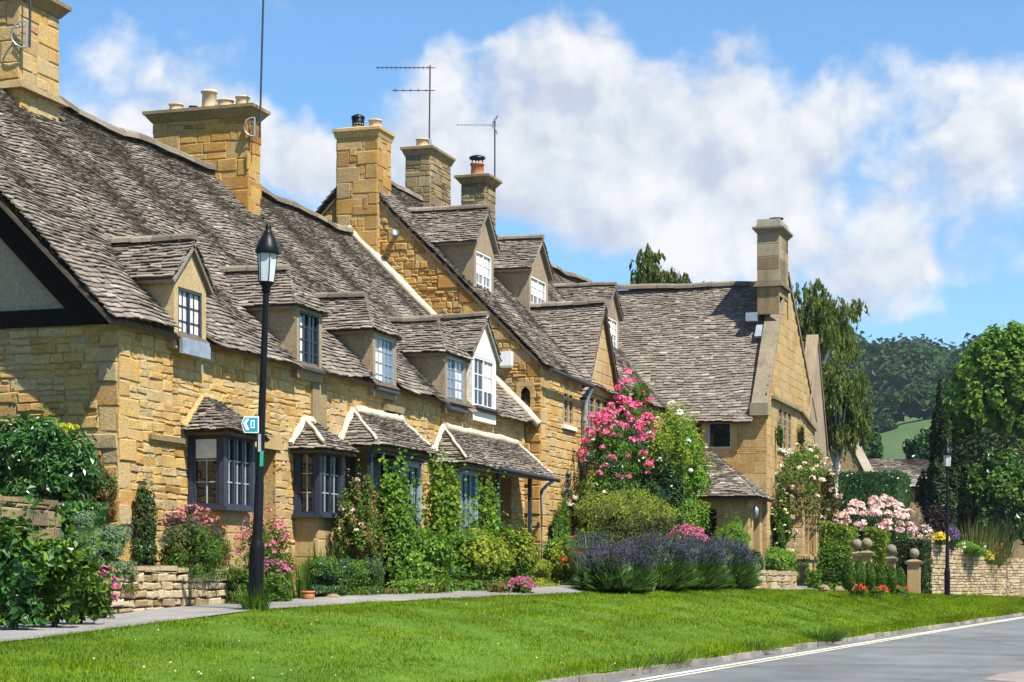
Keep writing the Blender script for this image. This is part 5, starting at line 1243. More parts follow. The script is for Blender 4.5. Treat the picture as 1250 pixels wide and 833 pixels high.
# ------------------------------------------------------------------ front gardens, left to right
bush('laurel_bush', 'large glossy dark green bush against the near gable, golden leaves along its top', 36, 650, 210, 156, -0.5, 'leaf_laurel', 0.11, 0.05, 4.6, rp=1.05, clumps=110, lump=0.24, nmax=14000, s=-1.3, shell=0.6, heart=0.5)
lb_ = [o for o in COL.objects if o.name == 'laurel_bush'][0]
mb = MB(); C, Nn = cloud((-0.05, -1.3, Zc(1.86)), (0.16, 0.3, 0.1), 110, 8, 0.4); leaves(mb, C, Nn, 0.08, 0.035); part('golden_shoots', mb, M['leaf_gold'], lb_)
bush('moss_shrub', 'rusty brown moss clump hugging the corner of the near cottage', 122, 629, 48, 66, -0.18, 'leaf_rust', 0.05, 0.03, 3, rp=0.22, s=-0.22, second=('leaf_olive', False), share=0.5)
for i, (px, w, h, p, lb) in enumerate(((20, 80, 128, 1.55, 'broad leaved dark plant at the far left edge above the lawn corner'), (66, 75, 108, 1.75, 'broad leaved plant in the middle of the leftmost clump beside the path'), (98, 46, 72, 1.75, 'broad leaved plant with pale torn leaves, right end of the leftmost clump'))):
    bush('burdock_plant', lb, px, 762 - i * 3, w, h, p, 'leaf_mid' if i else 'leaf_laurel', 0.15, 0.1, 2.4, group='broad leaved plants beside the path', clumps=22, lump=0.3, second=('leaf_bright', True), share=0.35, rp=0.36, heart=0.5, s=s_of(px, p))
bush('euphorbia_mound', 'soft grey green mound above the dry stone retaining wall, left end', 122, 704, 98, 84, 0.85, 'leaf_grey', 0.055, 0.022, 2.8, cat='flowering plant', rp=0.4, clumps=34, lump=0.24)
bush('valerian_plant', 'single magenta flower spike beside the left end of the retaining wall', 128, 758, 28, 68, 1.45, 'leaf_mid', 0.06, 0.025, 1.4, cat='flower', fl='fl_magenta', nfl=22, fsize=0.09, fper=10, ftop=-0.3, heart=0, rp=0.13)
bush('tussock_plant', 'olive green tussock spilling over the left of the retaining wall', 148, 722, 46, 38, 1.05, 'leaf_olive', 0.06, 0.02, 2.8, rp=0.18)
bush('wall_climber', 'thin climber with small leaves on the wall left of the first bay window', 170, 690, 30, 108, 0.16, 'leaf_dark', 0.05, 0.03, 2.0, cat='climber', rp=0.12, heart=0.3, second=('leaf_olive', False), share=0.4, basez=Zc(0.05), s=0.42)
bush('catmint_plant', 'bushy grey green plant with purple haze under the first bay window', 236, 706, 90, 72, 0.95, 'leaf_mid', 0.06, 0.02, 2.6, cat='flowering plant', rp=0.36, fl='fl_lav', nfl=80, fsize=0.05, fper=6, ftop=0.2, basez=Zc(0.05), second=('leaf_olive', False), share=0.4)
bush('valerian_plant', 'red valerian flowering beneath the first bay window behind the purple catmint', 240, 690, 88, 72, 0.66, 'leaf_rust', 0.05, 0.02, 1.2, cat='flower', rp=0.2, fl='fl_valerian', nfl=60, fsize=0.07, fper=8, ftop=0.25, heart=0.2, basez=Zc(0.05))
bush('valerian_plant', 'tall loose pink valerian right behind the near lamp post', 322, 735, 70, 112, 1.0, 'leaf_mid', 0.07, 0.025, 1.0, cat='flower', rp=0.3, fl='fl_valerian', nfl=75, fsize=0.075, fper=8, ftop=0.0, heart=0.3)
bush('valerian_plant', 'low magenta flowers to the right of the near lamp post base', 334, 737, 50, 55, 1.25, 'leaf_mid', 0.06, 0.03, 2.4, cat='flower', rp=0.22, fl='fl_magenta', nfl=30, fsize=0.07, fper=8, ftop=0.3)
bush('leafy_plant', 'bright green leafy plant to the left of the near lamp post base', 294, 734, 42, 48, 1.25, 'leaf_mid', 0.09, 0.03, 2.6, rp=0.2)
def bladed(name, label, px, py, w, h, p, n, bw, leaf, lean=0.6, rb=0.5, fl=None, nfl=0, fs=0.06, cat='plant', ftop=0.92):
    s = s_of(px, p); d = depth(p, s); m = d / F; z = min(ground(p, s), z_of(py, d))
    t = thing(name, (p, s, z), label, cat); mb = MB(); blades(mb, (p, s, z), w * m / 2, n, h * m, bw, lean, rb=rb); part('foliage', mb, M[leaf], t)
    if fl:
        fm = MB(); blooms(fm, [(p + random.gauss(0, w * m * 0.22), s + random.gauss(0, w * m * 0.3), z + h * m * random.uniform(ftop - 0.3, ftop + 0.1)) for _ in range(nfl)], fs, 7); tag(part('flowers', fm, M[fl], t), kind='stuff')
    return t
bladed('iris_plant', 'clump of sword shaped iris leaves beneath the second bay window', 392, 728, 55, 72, 0.95, 90, 0.035, 'leaf_bright', 0.5)
bladed('iris_plant', 'darker sword leaved clump just right of the pink valerian', 366, 728, 40, 60, 1.0, 60, 0.03, 'leaf_mid', 0.6)
bladed('lamp_grass', 'tuft of long grass round the foot of the near lamp post', 311, 752, 44, 38, 2.38, 240, 0.014, 'leaf_mid', 1.0, 0.7)
bush('daylily_plant', 'low mixed green foliage right of the terracotta pot', 436, 727, 72, 48, 1.05, 'leaf_mid', 0.06, 0.025, 2.6, rp=0.36, second=('leaf_dark', False), share=0.5)
bush('low_plant', 'low dark foliage behind the terracotta pot', 395, 724, 66, 42, 1.0, 'leaf_dark', 0.06, 0.025, 2.4, rp=0.34, second=('leaf_mid', True), share=0.5)
bush('catmint_plant', 'small grey lavender coloured plant in the middle bed left of the vines', 452, 712, 34, 30, 0.95, 'leaf_grey', 0.05, 0.018, 2.4, rp=0.2, fl='fl_lav', nfl=34, fsize=0.06, fper=6, ftop=0.0, cat='flowering plant')
bush('rose_bush', 'loose bush with reddish young leaves against the first porch', 440, 722, 62, 140, 0.82, 'leaf_autumn', 0.08, 0.045, 1.2, rp=0.34, clumps=24, lump=0.26, heart=0, sprig=40, fl='fl_palepink', nfl=6, fsize=0.09, second=('leaf_mid', False), share=0.6)
bush('grape_vine', 'tall bright green vine climbing the post of the first porch', 484, 725, 52, 158, 0.98, 'leaf_bright', 0.13, 0.11, 2.4, rp=0.3, clumps=26, lump=0.36, sprig=60, cat='vine', second=('leaf_mid', False), share=0.35, nmax=5200, heart=0.5)
bush('grape_vine', 'tall bright green vine at the left end of the second porch', 541, 726, 46, 164, 1.05, 'leaf_bright', 0.12, 0.1, 2.4, rp=0.28, clumps=26, lump=0.36, sprig=60, cat='vine', second=('leaf_yellow', True), share=0.25, nmax=5200, heart=0.5)
bush('grape_vine', 'shorter bright vine before the second porch, rightmost of the three', 592, 724, 44, 128, 1.0, 'leaf_bright', 0.11, 0.09, 2.2, rp=0.26, clumps=20, lump=0.36, sprig=60, cat='vine', heart=0.3)
bush('leafy_plant', 'wide low bright bush joining the first two vines', 512, 726, 92, 84, 1.25, 'leaf_bright', 0.11, 0.08, 2.4, rp=0.46, clumps=30, second=('leaf_mid', False), share=0.5)
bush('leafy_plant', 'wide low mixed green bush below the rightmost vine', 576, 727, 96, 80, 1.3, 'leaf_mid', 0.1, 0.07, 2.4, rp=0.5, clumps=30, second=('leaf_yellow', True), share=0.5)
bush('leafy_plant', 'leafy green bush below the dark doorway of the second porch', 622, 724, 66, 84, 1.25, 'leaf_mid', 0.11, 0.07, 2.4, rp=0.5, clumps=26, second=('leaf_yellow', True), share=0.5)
bush('euphorbia_mound', 'lime yellow mound beside the small magenta cushion', 655, 724, 60, 50, 1.55, 'leaf_yellow', 0.08, 0.03, 2.6, rp=0.4, cat='flowering plant')
bush('leafy_plant', 'yellow green bush with red poppies at the corner of the tall house', 690, 724, 62, 68, 1.75, 'leaf_bright', 0.1, 0.05, 2.4, rp=0.5, fl='fl_red', nfl=4, fsize=0.13, second=('leaf_yellow', True), share=0.4)
bush('flower_cushion', 'small round magenta flower cushion at the path edge', 637, 728, 32, 23, 2.2, 'leaf_mid', 0.04, 0.02, 2, rp=0.2, fl='fl_magenta', nfl=90, fsize=0.06, fper=8, ftop=-0.1, stem=False, cat='flower')
bush('leafy_plant', 'small brownish plant left of the magenta cushion', 612, 727, 34, 20, 1.95, 'leaf_autumn', 0.06, 0.03, 2.2, rp=0.2)
bush('ground_cover', 'pale low rockery plants spilling onto the path below the vines', 520, 729, 95, 22, 1.4, 'leaf_bright', 0.06, 0.035, 2.2, rp=0.24, second=('leaf_autumn', False), share=0.5, cat='plant')
bush('wall_climber', 'thin climber on the sunlit corner wall of the tall house', 684, 700, 26, 100, 0.55, 'leaf_mid', 0.07, 0.04, 1.7, rp=0.14, cat='climber', heart=0.25)
bladed('lavender_plant', 'small greyish lavender bush left of the long lavender mounds', 722, 724, 56, 72, 2.35, 420, 0.016, 'leaf_grey', 0.9, 0.6, 'fl_lav', 150, 0.07, 'lavender')
# climbing roses on the tall house
r_, c_, rr_ = bush('climbing_rose', 'big climbing rose covered in deep pink flowers on the front of the tall house', 762, 618, 100, 112, 1.0, 'leaf_mid', 0.1, 0.055, 1.9, rp=0.6, clumps=60, lump=0.2, cat='climbing rose', second=('leaf_dark', False), share=0.45, nmax=7000, heart=0.4, basez=path_z(23), shell=0.45)
pts1 = [q + RNG.normal(size=3) * 0.05 for q in surf(c_, rr_, 54, -0.5, VIEWSIDE)]
pts = surf(np.asarray(c_) + np.array((0, 0.3, rr_[2] * 0.55)), np.array(rr_) * 0.75, 34, -0.2, VIEWSIDE); add_flowers(r_, pts1 + list(pts), 0.18, 12, 'fl_pink')
bush('climbing_rose', 'slim upper spray of the pink climbing rose beside the cross gable window', 776, 556, 50, 104, 0.8, 'leaf_mid', 0.1, 0.055, 1.3, rp=0.3, clumps=22, lump=0.25, cat='climbing rose', heart=0, fl='fl_pink', nfl=28, fsize=0.18, fper=14, ftop=-0.6, basez=path_z(23))
bush('leafy_plant', 'lower leafy tangle of pale climbers below the pink rose', 724, 668, 50, 96, 0.85, 'leaf_mid', 0.1, 0.05, 1.8, rp=0.4, clumps=30, lump=0.25, heart=0.4, second=('leaf_yellow', False), share=0.3, fl='fl_cream', nfl=12, fsize=0.1)
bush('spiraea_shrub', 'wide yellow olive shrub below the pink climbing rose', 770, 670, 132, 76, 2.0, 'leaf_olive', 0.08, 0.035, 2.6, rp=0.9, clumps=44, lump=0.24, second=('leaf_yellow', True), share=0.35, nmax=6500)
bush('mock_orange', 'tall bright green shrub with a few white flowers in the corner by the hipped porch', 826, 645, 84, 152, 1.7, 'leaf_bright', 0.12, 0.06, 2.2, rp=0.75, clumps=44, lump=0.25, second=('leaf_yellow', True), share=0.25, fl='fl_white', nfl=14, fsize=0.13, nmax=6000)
bush('leafy_plant', 'dark leafy shrub between the pink rose and the hipped porch', 806, 668, 70, 110, 1.75, 'leaf_dark', 0.1, 0.05, 2.3, rp=0.7, clumps=30)
bush('phlox_plant', 'pink flowering clump rising behind the lavender', 838, 700, 56, 58, 2.75, 'leaf_mid', 0.07, 0.03, 1.8, rp=0.5, fl='fl_magenta', nfl=90, fsize=0.1, fper=8, ftop=0.3, cat='flower')
bush('fennel_plant', 'feathery bright green plant in front of the hipped porch', 892, 700, 56, 74, 2.95, 'leaf_bright', 0.12, 0.022, 2.6, rp=0.55, clumps=30, lump=0.3, cat='plant', nmax=6500)
# lavender mounds
def lavender(px, py, w, h, p, label):
    s = s_of(px, p); d = depth(p, s); m = d / F; z = ground(p, s); rw, hh = w * m / 2, h * m
    t = thing('lavender_plant', (p, s, z), label, 'lavender', 'lavender mounds along the path')
    n = 6500; k_ = abs(SA - CA * (px - 625.0) / F); rs = 1.15
    dvec = unit(n); dvec[:, 2] = np.abs(dvec[:, 2]) * 0.9 + 0.05
    R = np.array((rw, rs, hh * 0.86)); b = np.array((p, s, z + 0.05))
    wv = 1 + 0.1 * np.sin(dvec[:, 0] * 5 + px) * np.sin(dvec[:, 1] * 6 + px * 2) + 0.07 * np.sin(dvec[:, 0] * 13 + dvec[:, 2] * 9 + px); dvec = dvec * wv[:, None]; R = R * np.array((1, 1, random.uniform(0.92, 1.06)))
    tip = b + dvec * R * np.where(RNG.random((n, 1)) < 0.02, 1.1, RNG.uniform(0.78, 1.05, (n, 1))); root = b + dvec * R * RNG.uniform(0.3, 0.5, (n, 1)); root[:, 2] -= 0.1 * hh
    sd = np.cross(dvec, RNG.normal(size=(n, 3))); sd /= np.linalg.norm(sd, axis=1, keepdims=True)
    V = np.zeros((n, 4, 3)); V[:, 0] = root - sd * 0.006; V[:, 1] = root + sd * 0.006; V[:, 2] = tip + sd * 0.008; V[:, 3] = tip - sd * 0.008
    mb = MB(); mb.add(V.reshape(-1, 3), np.arange(4 * n).reshape(n, 4)); Vb, Fb = blob(b + np.array((0, 0, hh * 0.3)), R * np.array((0.72, 0.72, 0.5)), 0.1); mb.add(Vb, Fb)
    part('foliage', mb, M['leaf_lav'], t)
    up = dvec[:, 2] > 0.56 + RNG.uniform(-0.12, 0.12, n); fm = MB(); q = tip[up][:2600]; dd_ = dvec[up][:2600] + np.array((0, 0, 0.5))
    for off in (0.02, 0.06, 0.1): leaves(fm, q + dd_ / np.linalg.norm(dd_, axis=1, keepdims=True) * off, unit(len(q)), 0.045, 0.02, 0, 0.2, dd_)
    tag(part('flowers', fm, M['fl_lav'], t), kind='stuff')
lavender(752, 722, 96, 64, 3.0, 'leftmost of the large lavender mounds beside the path')
lavender(798, 722, 104, 68, 3.2, 'second large lavender mound from the left')
lavender(842, 722, 96, 70, 3.45, 'third large lavender mound, before the pink phlox')
lavender(880, 723, 92, 68, 3.7, 'rightmost large lavender mound, below the feathery fennel')
for px in (778, 858, 872): pass
bush('leafy_plant', 'fresh green clump on the low dressed wall under the wing', 950, 706, 52, 36, 3.95, 'leaf_bright', 0.1, 0.05, 2.4, rp=0.5)
bush('leafy_plant', 'small grey leaved plant at the corner between lavender and low wall', 922, 704, 26, 34, 3.9, 'leaf_grey', 0.07, 0.03, 2.2, rp=0.26)
# roses on the wing
bush('climbing_rose', 'climbing rose of cream pink flowers and bronze leaves across the big gable wall', 980, 632, 92, 88, 3.4, 'leaf_autumn', 0.12, 0.06, 1.9, rp=0.62, clumps=56, lump=0.22, cat='climbing rose', second=('leaf_mid', False), share=0.6, fl='fl_cream', nfl=48, fsize=0.14, fper=10, ftop=-0.9, heart=0.45, basez=path_z(32), nmax=6000, s=32.6)
bush('climbing_rose', 'lower white flowered rose by the left side of the stone bay', 954, 700, 36, 106, 3.2, 'leaf_mid', 0.11, 0.055, 1.9, rp=0.4, clumps=30, lump=0.24, cat='climbing rose', fl='fl_cream', nfl=26, fsize=0.12, fper=10, ftop=-0.9, heart=0.45, s=29.6)
bush('climbing_rose', 'bronze rose with pink flowers to the right of the stone bay', 1012, 668, 24, 100, 4.1, 'leaf_autumn', 0.11, 0.055, 1.9, rp=0.34, clumps=24, cat='climbing rose', fl='fl_palepink', nfl=20, fsize=0.14, ftop=-0.9, basez=path_z(34))
bush('wall_climber', 'small green climber left of the three light gable window', 952, 552, 11, 38, 3.1, 'leaf_mid', 0.09, 0.05, 2, rp=0.14, cat='climber', heart=0.3, stem=False, basez=Zc(3.4), s=29.9)
bush('wall_climber', 'small green climber right of the three light gable window', 976, 556, 11, 36, 3.1, 'leaf_olive', 0.09, 0.05, 2, rp=0.14, cat='climber', heart=0.3, stem=False, basez=Zc(3.3), s=33.4)
bush('leafy_plant', 'green tangle at the foot of the stone bay, left of the topiary row', 1016, 724, 40, 64, 4.9, 'leaf_mid', 0.1, 0.05, 2.2, rp=0.45, second=('leaf_bright', True), share=0.4)
bush('leafy_plant', 'small bright plant before the stone bay plinth', 994, 724, 22, 32, 4.7, 'leaf_bright', 0.09, 0.05, 2.2, rp=0.24)
# stones, pots
def rock(label, px, py, w, h, p, name='rock'):
    s = s_of(px, p); d = depth(p, s); m = d / F; z = ground(p, s)
    V, Fc = blob((p, s, z + h * m * 0.4), (w * m / 2, w * m / 2, h * m * 0.6), 0.14, 9, 6); mb = MB(); mb.add(V, Fc, 0)
    solo(name, mb, M['stone_grey'], (p, s, z), label, 'rock')
rock('pale rounded rock right of the terracotta pot', 407, 728, 20, 9, 1.3)
rock('tawny boulder under the left lavender mounds', 788, 722, 26, 15, 3.3)
rock('pale pillar like stone under the middle lavender mounds', 818, 722, 13, 13, 3.4)
rock('small pale stone under the right lavender mounds', 840, 722, 12, 11, 3.5)
rock('grey stone in the rockery left of the topiary row', 1006, 726, 14, 10, 5.3)
rock('brown stone in the rockery beside the topiary row', 1024, 726, 14, 9, 5.5)
def pot(label, px, py, p, wpx, hpx, mat, name='flower_pot'):
    s = s_of(px, p); d = depth(p, s); m = d / F; z = ground(p, s); r = wpx * m / 2; h = hpx * m
    t = thing(name, (p, s, z), label, 'plant pot'); mb = MB(); mb.lathe((p, s, z), [(r * 0.62, 0), (r * 0.85, h * 0.25), (r * 0.98, h * 0.6), (r * 0.9, h * 0.82)], 16); part('body', mb, M[mat], t)
    mb = MB(); mb.lathe((p, s, z), [(r * 0.92, h * 0.82), (r * 1.06, h * 0.86), (r * 1.06, h), (r * 0.88, h), (r * 0.85, h * 0.88)], 16); part('rim', mb, M[mat], t)
pot('round terracotta pot at the path edge beneath the second bay window', 376, 728, 1.3, 17, 14, 'pot_red')
pot('small grey metal pot among the middle bed plants', 459, 726, 1.25, 11, 9, 'metal')

# ------------------------------------------------------------------ clipped hedges and topiary
def hedge(label, px0, px1, p, y0, y1, yl, deep, leaf='leaf_hedge', n=4200, slope=0):
    """box hedge: columns px0..px1 at p, foot y0.., top y1 (left) and yl (right)"""
    pm_ = (px0 + px1) / 2; s = s_of(pm_, p); d = depth(p, s); w = (px1 - px0) * d / F; zb = path_z(s) - 0.05
    za, zb2 = z_of(y1, d), z_of(yl, d)
    t = thing('clipped_hedge', (p, s, zb), label, 'hedge'); x0, x1 = p - w / 2, p + w / 2
    mb = MB(); v = [(x0, s, zb), (x1, s, zb), (x1, s + deep, zb), (x0, s + deep, zb), (x0, s, za), (x1, s, zb2), (x1, s + deep, zb2), (x0, s + deep, za)]
    ins = np.array(v); cen = ins.mean(0); ins = cen + (ins - cen) * 0.97
    mb.add(ins, [(3, 2, 1, 0), (4, 5, 6, 7), (0, 1, 5, 4), (1, 2, 6, 5), (2, 3, 7, 6), (3, 0, 4, 7)], 0)
    a = RNG.random(n); b_ = RNG.random(n); f = RNG.integers(0, 4, n)
    P = np.zeros((n, 3)); Nn = np.zeros((n, 3)); zt = lambda x: za + (zb2 - za) * (x - x0) / w
    for k, (nn) in enumerate(((0, -1, 0), (1, 0, 0), (0, 0, 1), (-1, 0, 0))):
        i = f == k; A_, B_ = a[i], b_[i]
        if k == 0: x = x0 + w * A_; P[i] = np.stack([x, np.full(len(A_), s), zb + (zt(x) - zb) * B_], 1)
        if k == 1: P[i] = np.stack([np.full(len(A_), x1), s + deep * A_, zb + (zb2 - zb) * B_], 1)
        if k == 2: x = x0 + w * A_; P[i] = np.stack([x, s + deep * B_, zt(x)], 1)
        if k == 3: P[i] = np.stack([np.full(len(A_), x0), s + deep * A_, zb + (za - zb) * B_], 1)
        Nn[i] = nn
    P += RNG.normal(size=(n, 3)) * 0.03; Nn += RNG.normal(size=(n, 3)) * 0.5
    leaves(mb, P, Nn, 0.1 * RNG.uniform(.6, 1.2, n), 0.06); part('foliage', mb, M[leaf], t)
hedge('square clipped light green hedge right of the roses, left one of the pair', 1002, 1036, 4.6, 700, 638, 646, 1.4)
hedge('square clipped light green hedge between the ball topped piers, right one of the pair', 1056, 1079, 4.9, 695, 645, 652, 1.2)
hedge('dark clipped hedge beside the stepped stone wall', 1097, 1127, 6.0, 700, 661, 661, 2.0, 'leaf_yew')
hedge('great square topped dark hedge behind the pale pink bush', 1022, 1096, 3.3, 640, 576, 576, 4.0, 'leaf_dark', 5200)
first = None
TL = ['leftmost topiary cone of the row', 'second topiary cone from the left', 'third topiary cone from the left', 'fourth topiary cone, left of the broad ball topped pier', 'fifth topiary cone, close to the broad pier', 'last topiary cone, touching the broad pier']
for i, px in enumerate((1036, 1049, 1061, 1075, 1088, 1099)):
    p = 6.15; s = s_of(px, p)
    if first is None:
        d = depth(p, s); t = thing('topiary_cone', (p, s, path_z(s)), TL[i] + ' above red flowers', 'topiary', 'small clipped cones by the lawn')
        mb = MB(); n = 900; dv_ = unit(n); r_ = np.array((0.135, 0.135, 0.34)); cc = np.array((p, s, path_z(s) + 0.36)); P = cc + dv_ * r_; P[:, 0] = p + (P[:, 0] - p) * (1.15 - 0.5 * np.maximum(0, dv_[:, 2])); 
        leaves(mb, P, dv_ + RNG.normal(size=(n, 3)) * .5, 0.06, 0.04); V, Fc = blob(cc, r_ * 0.88, 0.05); mb.add(V, Fc); part('foliage', mb, M['leaf_mid'], t)
        st = MB(); st.tube([(p, s, path_z(s) - .03), (p, s, path_z(s) + 0.15)], 0.02, 6); part('stem', st, M['bark'], t); first = t
    else:
        c = copy_tree(first); c.location = (p, s, path_z(s)); c['label'] = TL[i] + ' above red flowers'; c.rotation_euler = (0, 0, i * 1.3)
for px, n, lb in ((1047, 14, 'red flowers at the foot of the left topiary cones'), (1072, 22, 'widest patch of red flowers, below the middle topiary cones'), (1099, 12, 'red flowers at the foot of the rightmost topiary cone')):
    bush('bedding_flowers', lb, px, 728, 22, 13, 6.25, 'leaf_mid', 0.05, 0.03, 1.6, rp=0.22, fl='fl_red', nfl=n, fsize=0.075, fper=8, ftop=0.0, stem=False, cat='flowers')
bush('rose_bush', 'dark bush smothered in big pale pink blooms before the great square hedge', 1070, 690, 100, 82, 4.2, 'leaf_dark', 0.12, 0.07, 2.4, rp=1.15, clumps=40, fl='fl_palepink', nfl=64, fsize=0.27, fper=16, ftop=-0.05, nmax=6500)
bush('purple_shrub', 'dark purple leaved shrub behind the stepped wall', 1142, 672, 50, 54, 6.0, 'leaf_purple', 0.12, 0.06, 2.4, rp=0.7, s=42)
def wall_plant(label, px, py, w, h, d, leaf, fl, nfl, fs=0.12, name='wall_flower'):
    a = world(px, d); bush(name, label, px, py, w, h, a[0], leaf, 0.08, 0.04, 2.2, s=a[1], rp=w * d / F / 2, fl=fl, nfl=nfl, fsize=fs, fper=9, ftop=-0.2, basez=z_of(py, d), cat='flower', stem=False)
wall_plant('bright yellow cushion on top of the tallest wall stretch', 1147, 666, 20, 14, 61, 'leaf_olive', 'fl_yellow', 60)
wall_plant('violet flower clump on the stepped wall right of the far lamp post', 1162, 670, 17, 26, 63, 'leaf_mid', 'fl_purple', 60)
wall_plant('small yellow flower clump near the lowest wall stretch', 1205, 690, 13, 16, 69, 'leaf_mid', 'fl_yellow', 30)
wall_plant('salmon red flower clump near the right end of the stepped wall', 1218, 692, 17, 28, 71, 'leaf_mid', 'fl_salmon', 46)
wall_plant('pale pink flowers trailing over the left end of the stepped wall', 1129, 668, 18, 26, 60, 'leaf_grey', 'fl_palepink', 24)
wall_plant('green mound along the top of the middle wall stretch', 1184, 680, 38, 20, 66, 'leaf_bright', 'fl_white', 4)
a = world(1188, 70); t = thing('tall_grass', (a[0], a[1], z_of(690, 70)), 'tall ornamental grasses and flower stalks behind the stepped wall', 'grass'); mb = MB(); blades(mb, (a[0], a[1], z_of(690, 70)), 1.5, 500, 1.7, 0.03, 0.5, rb=0.9); part('foliage', mb, M['leaf_olive'], t)

# ------------------------------------------------------------------ trees
def tree(name, label, px, d, ztop, zlow, wpx, leaf, L, W, n, clumps=60, lump=0.26, trunk='bark', style=None, group=None, cat='tree', deep=1.0, base=None, second=None, shell=0.4, tr=0.02, shape=None):
    x, y = world(px, d); m = d / F; zt, zl = z_of(ztop, d), z_of(zlow, d); rw = wpx * m / 2; rh = (zt - zl) / 2
    zg = base if base is not None else Zc(-1.3)
    t = thing(name, (x, y, zg), label, cat, group); c = np.array((x, y, (zt + zl) / 2)); r = np.array((rw, rw * deep, rh))
    H_ = zt - zg; r0 = max(0.08, tr * H_)
    tm = MB(); tm.tube([(x, y, zg - 0.3), (x + 0.05 * rw, y, zg + H_ * 0.3), (x - 0.04 * rw, y, zg + H_ * 0.6), (x + 0.03 * rw, y, zt - 0.12 * H_)], [r0, r0 * 0.8, r0 * 0.5, r0 * 0.15], 9)
    K = 14
    for k in range(K):
        f = 0.25 + 0.6 * k / K; b0 = np.array((x, y, zl + (zt - zl) * max(0.02, f - 0.3))); dv_ = unit(1)[0]; dv_[2] = abs(dv_[2]) * 0.8 + 0.25; e = c + dv_ * r * (0.3 if shape == 'cone' else 0.78); e[2] = max(e[2], b0[2] + 0.1)
        mid = (b0 + e) / 2 + UZ * 0.08 * rh; tm.tube([b0, mid, e], [r0 * 0.42 * (1 - f * 0.5), r0 * 0.26, r0 * 0.06], 6)
    part('trunk', tm, M[trunk], t)
    mb = MB()
    if style == 'weep':
        K = clumps; dvs = unit(K * 2); dvs = dvs[dvs[:, 2] > -0.45][:K]; st = c + dvs * r * RNG.uniform(0.25, 1.0, (len(dvs), 1)); st[:, 2] += 0.08 * rh
        per = n // len(st); Cs = []; Ns = []
        for q in st:
            ns = 4; ln = rh * random.uniform(0.14, 0.36)
            for _ in range(ns):
                o = np.array((random.gauss(0, 0.08), random.gauss(0, 0.08), random.gauss(0, .05))) * rw * 1.6
                u_ = RNG.random(per // ns); P = q + o + np.stack([RNG.normal(size=len(u_)) * 0.02 * rw + u_ * o[0] * 0.6, RNG.normal(size=len(u_)) * 0.02 * rw + u_ * o[1] * .6, -u_ * ln], 1)
                Cs.append(P); Ns.append(RNG.normal(size=P.shape) * np.array((1, 1, 0.3)))
        C = np.concatenate(Cs); Nn = np.concatenate(Ns); sz = RNG.uniform(0.6, 1.2, len(C)); leaves(mb, C, Nn, L * sz, W * sz, 0, 0.2, np.array((0, 0, -1.0)))
    else:
        C, Nn = cloud(c, r, n, clumps, lump, 0.4, shell, -0.95, 0.5)
        if shape == 'cone': k = (C[:, 2] - c[2]) / rh; f = np.clip(0.62 - 0.45 * k, 0.1, 1.1); C[:, 0] = x + (C[:, 0] - x) * f; C[:, 1] = y + (C[:, 1] - y) * f
        sz = RNG.uniform(0.6, 1.3, len(C)); leaves(mb, C, Nn, L * sz, W * sz)
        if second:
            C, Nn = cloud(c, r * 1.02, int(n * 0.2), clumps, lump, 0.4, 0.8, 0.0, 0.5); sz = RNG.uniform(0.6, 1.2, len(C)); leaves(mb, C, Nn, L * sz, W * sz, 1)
        V, Fc = blob(c, r * (0.5 if shape != 'cone' else 0.3), 0.3)
    if style != 'weep': mb.add(V, Fc)
    part('crown', mb, [M[leaf]] + ([M[second]] if second else []), t)
    return t
tree('birch_tree', 'weeping birch right behind the gabled wing', 1000, 82, 340, 470, 104, 'leaf_birch', 0.26, 0.09, 9000, 150, trunk='birchbark', style='weep', deep=0.8)
tree('birch_tree', 'lower hanging birch foliage beside the wing, above the pale pink bush', 1020, 78, 430, 600, 80, 'leaf_birch', 0.26, 0.09, 11000, 150, trunk='birchbark', style='weep', deep=0.8)
tree('birch_tree', 'feathery treetop standing up behind the middle of the wing roof', 794, 88, 297, 420, 46, 'leaf_birch', 0.26, 0.1, 6000, 90, trunk='birchbark', style='weep')
tree('birch_tree', 'smaller treetop to the right of the feathery one behind the wing roof', 824, 88, 316, 420, 38, 'leaf_birch', 0.26, 0.1, 4600, 70, trunk='birchbark', style='weep')
tree('birch_tree', 'tiny tip of a tree just over the wing ridge left of the tall chimney', 862, 90, 346, 420, 26, 'leaf_birch', 0.26, 0.1, 1600, 30, trunk='birchbark', style='weep')
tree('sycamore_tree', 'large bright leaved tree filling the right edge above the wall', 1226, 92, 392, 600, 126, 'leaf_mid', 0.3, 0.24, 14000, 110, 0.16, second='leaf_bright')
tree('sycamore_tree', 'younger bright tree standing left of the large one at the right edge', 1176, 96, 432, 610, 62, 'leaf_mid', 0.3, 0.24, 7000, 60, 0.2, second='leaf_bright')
tree('yew_tree', 'dark ragged conifer behind the far lamp post', 1148, 80, 468, 690, 84, 'leaf_yew', 0.3, 0.12, 11000, 60, 0.22, deep=0.9, shape='cone')
tree('yew_tree', 'dark conifer in shadow at the right edge behind the wall', 1222, 84, 500, 700, 110, 'leaf_yew', 0.3, 0.14, 9000, 60, 0.22)
tree('yew_tree', 'broad dark conifer between the two others behind the stepped wall', 1185, 86, 520, 690, 80, 'leaf_yew', 0.3, 0.14, 7000, 50, 0.22)
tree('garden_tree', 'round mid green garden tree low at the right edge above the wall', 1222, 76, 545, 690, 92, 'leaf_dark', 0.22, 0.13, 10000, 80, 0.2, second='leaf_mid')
tree('garden_tree', 'dark low tree in the middle distance left of the conifers', 1124, 130, 515, 600, 44, 'leaf_dark', 0.5, 0.36, 3600, 40, 0.24, base=Zc(0.3))
tree('garden_tree', 'light green tree at the bottom of the sloping fields', 1056, 150, 515, 600, 50, 'leaf_field_tree', 0.5, 0.4, 3400, 36, 0.26, base=Zc(2))
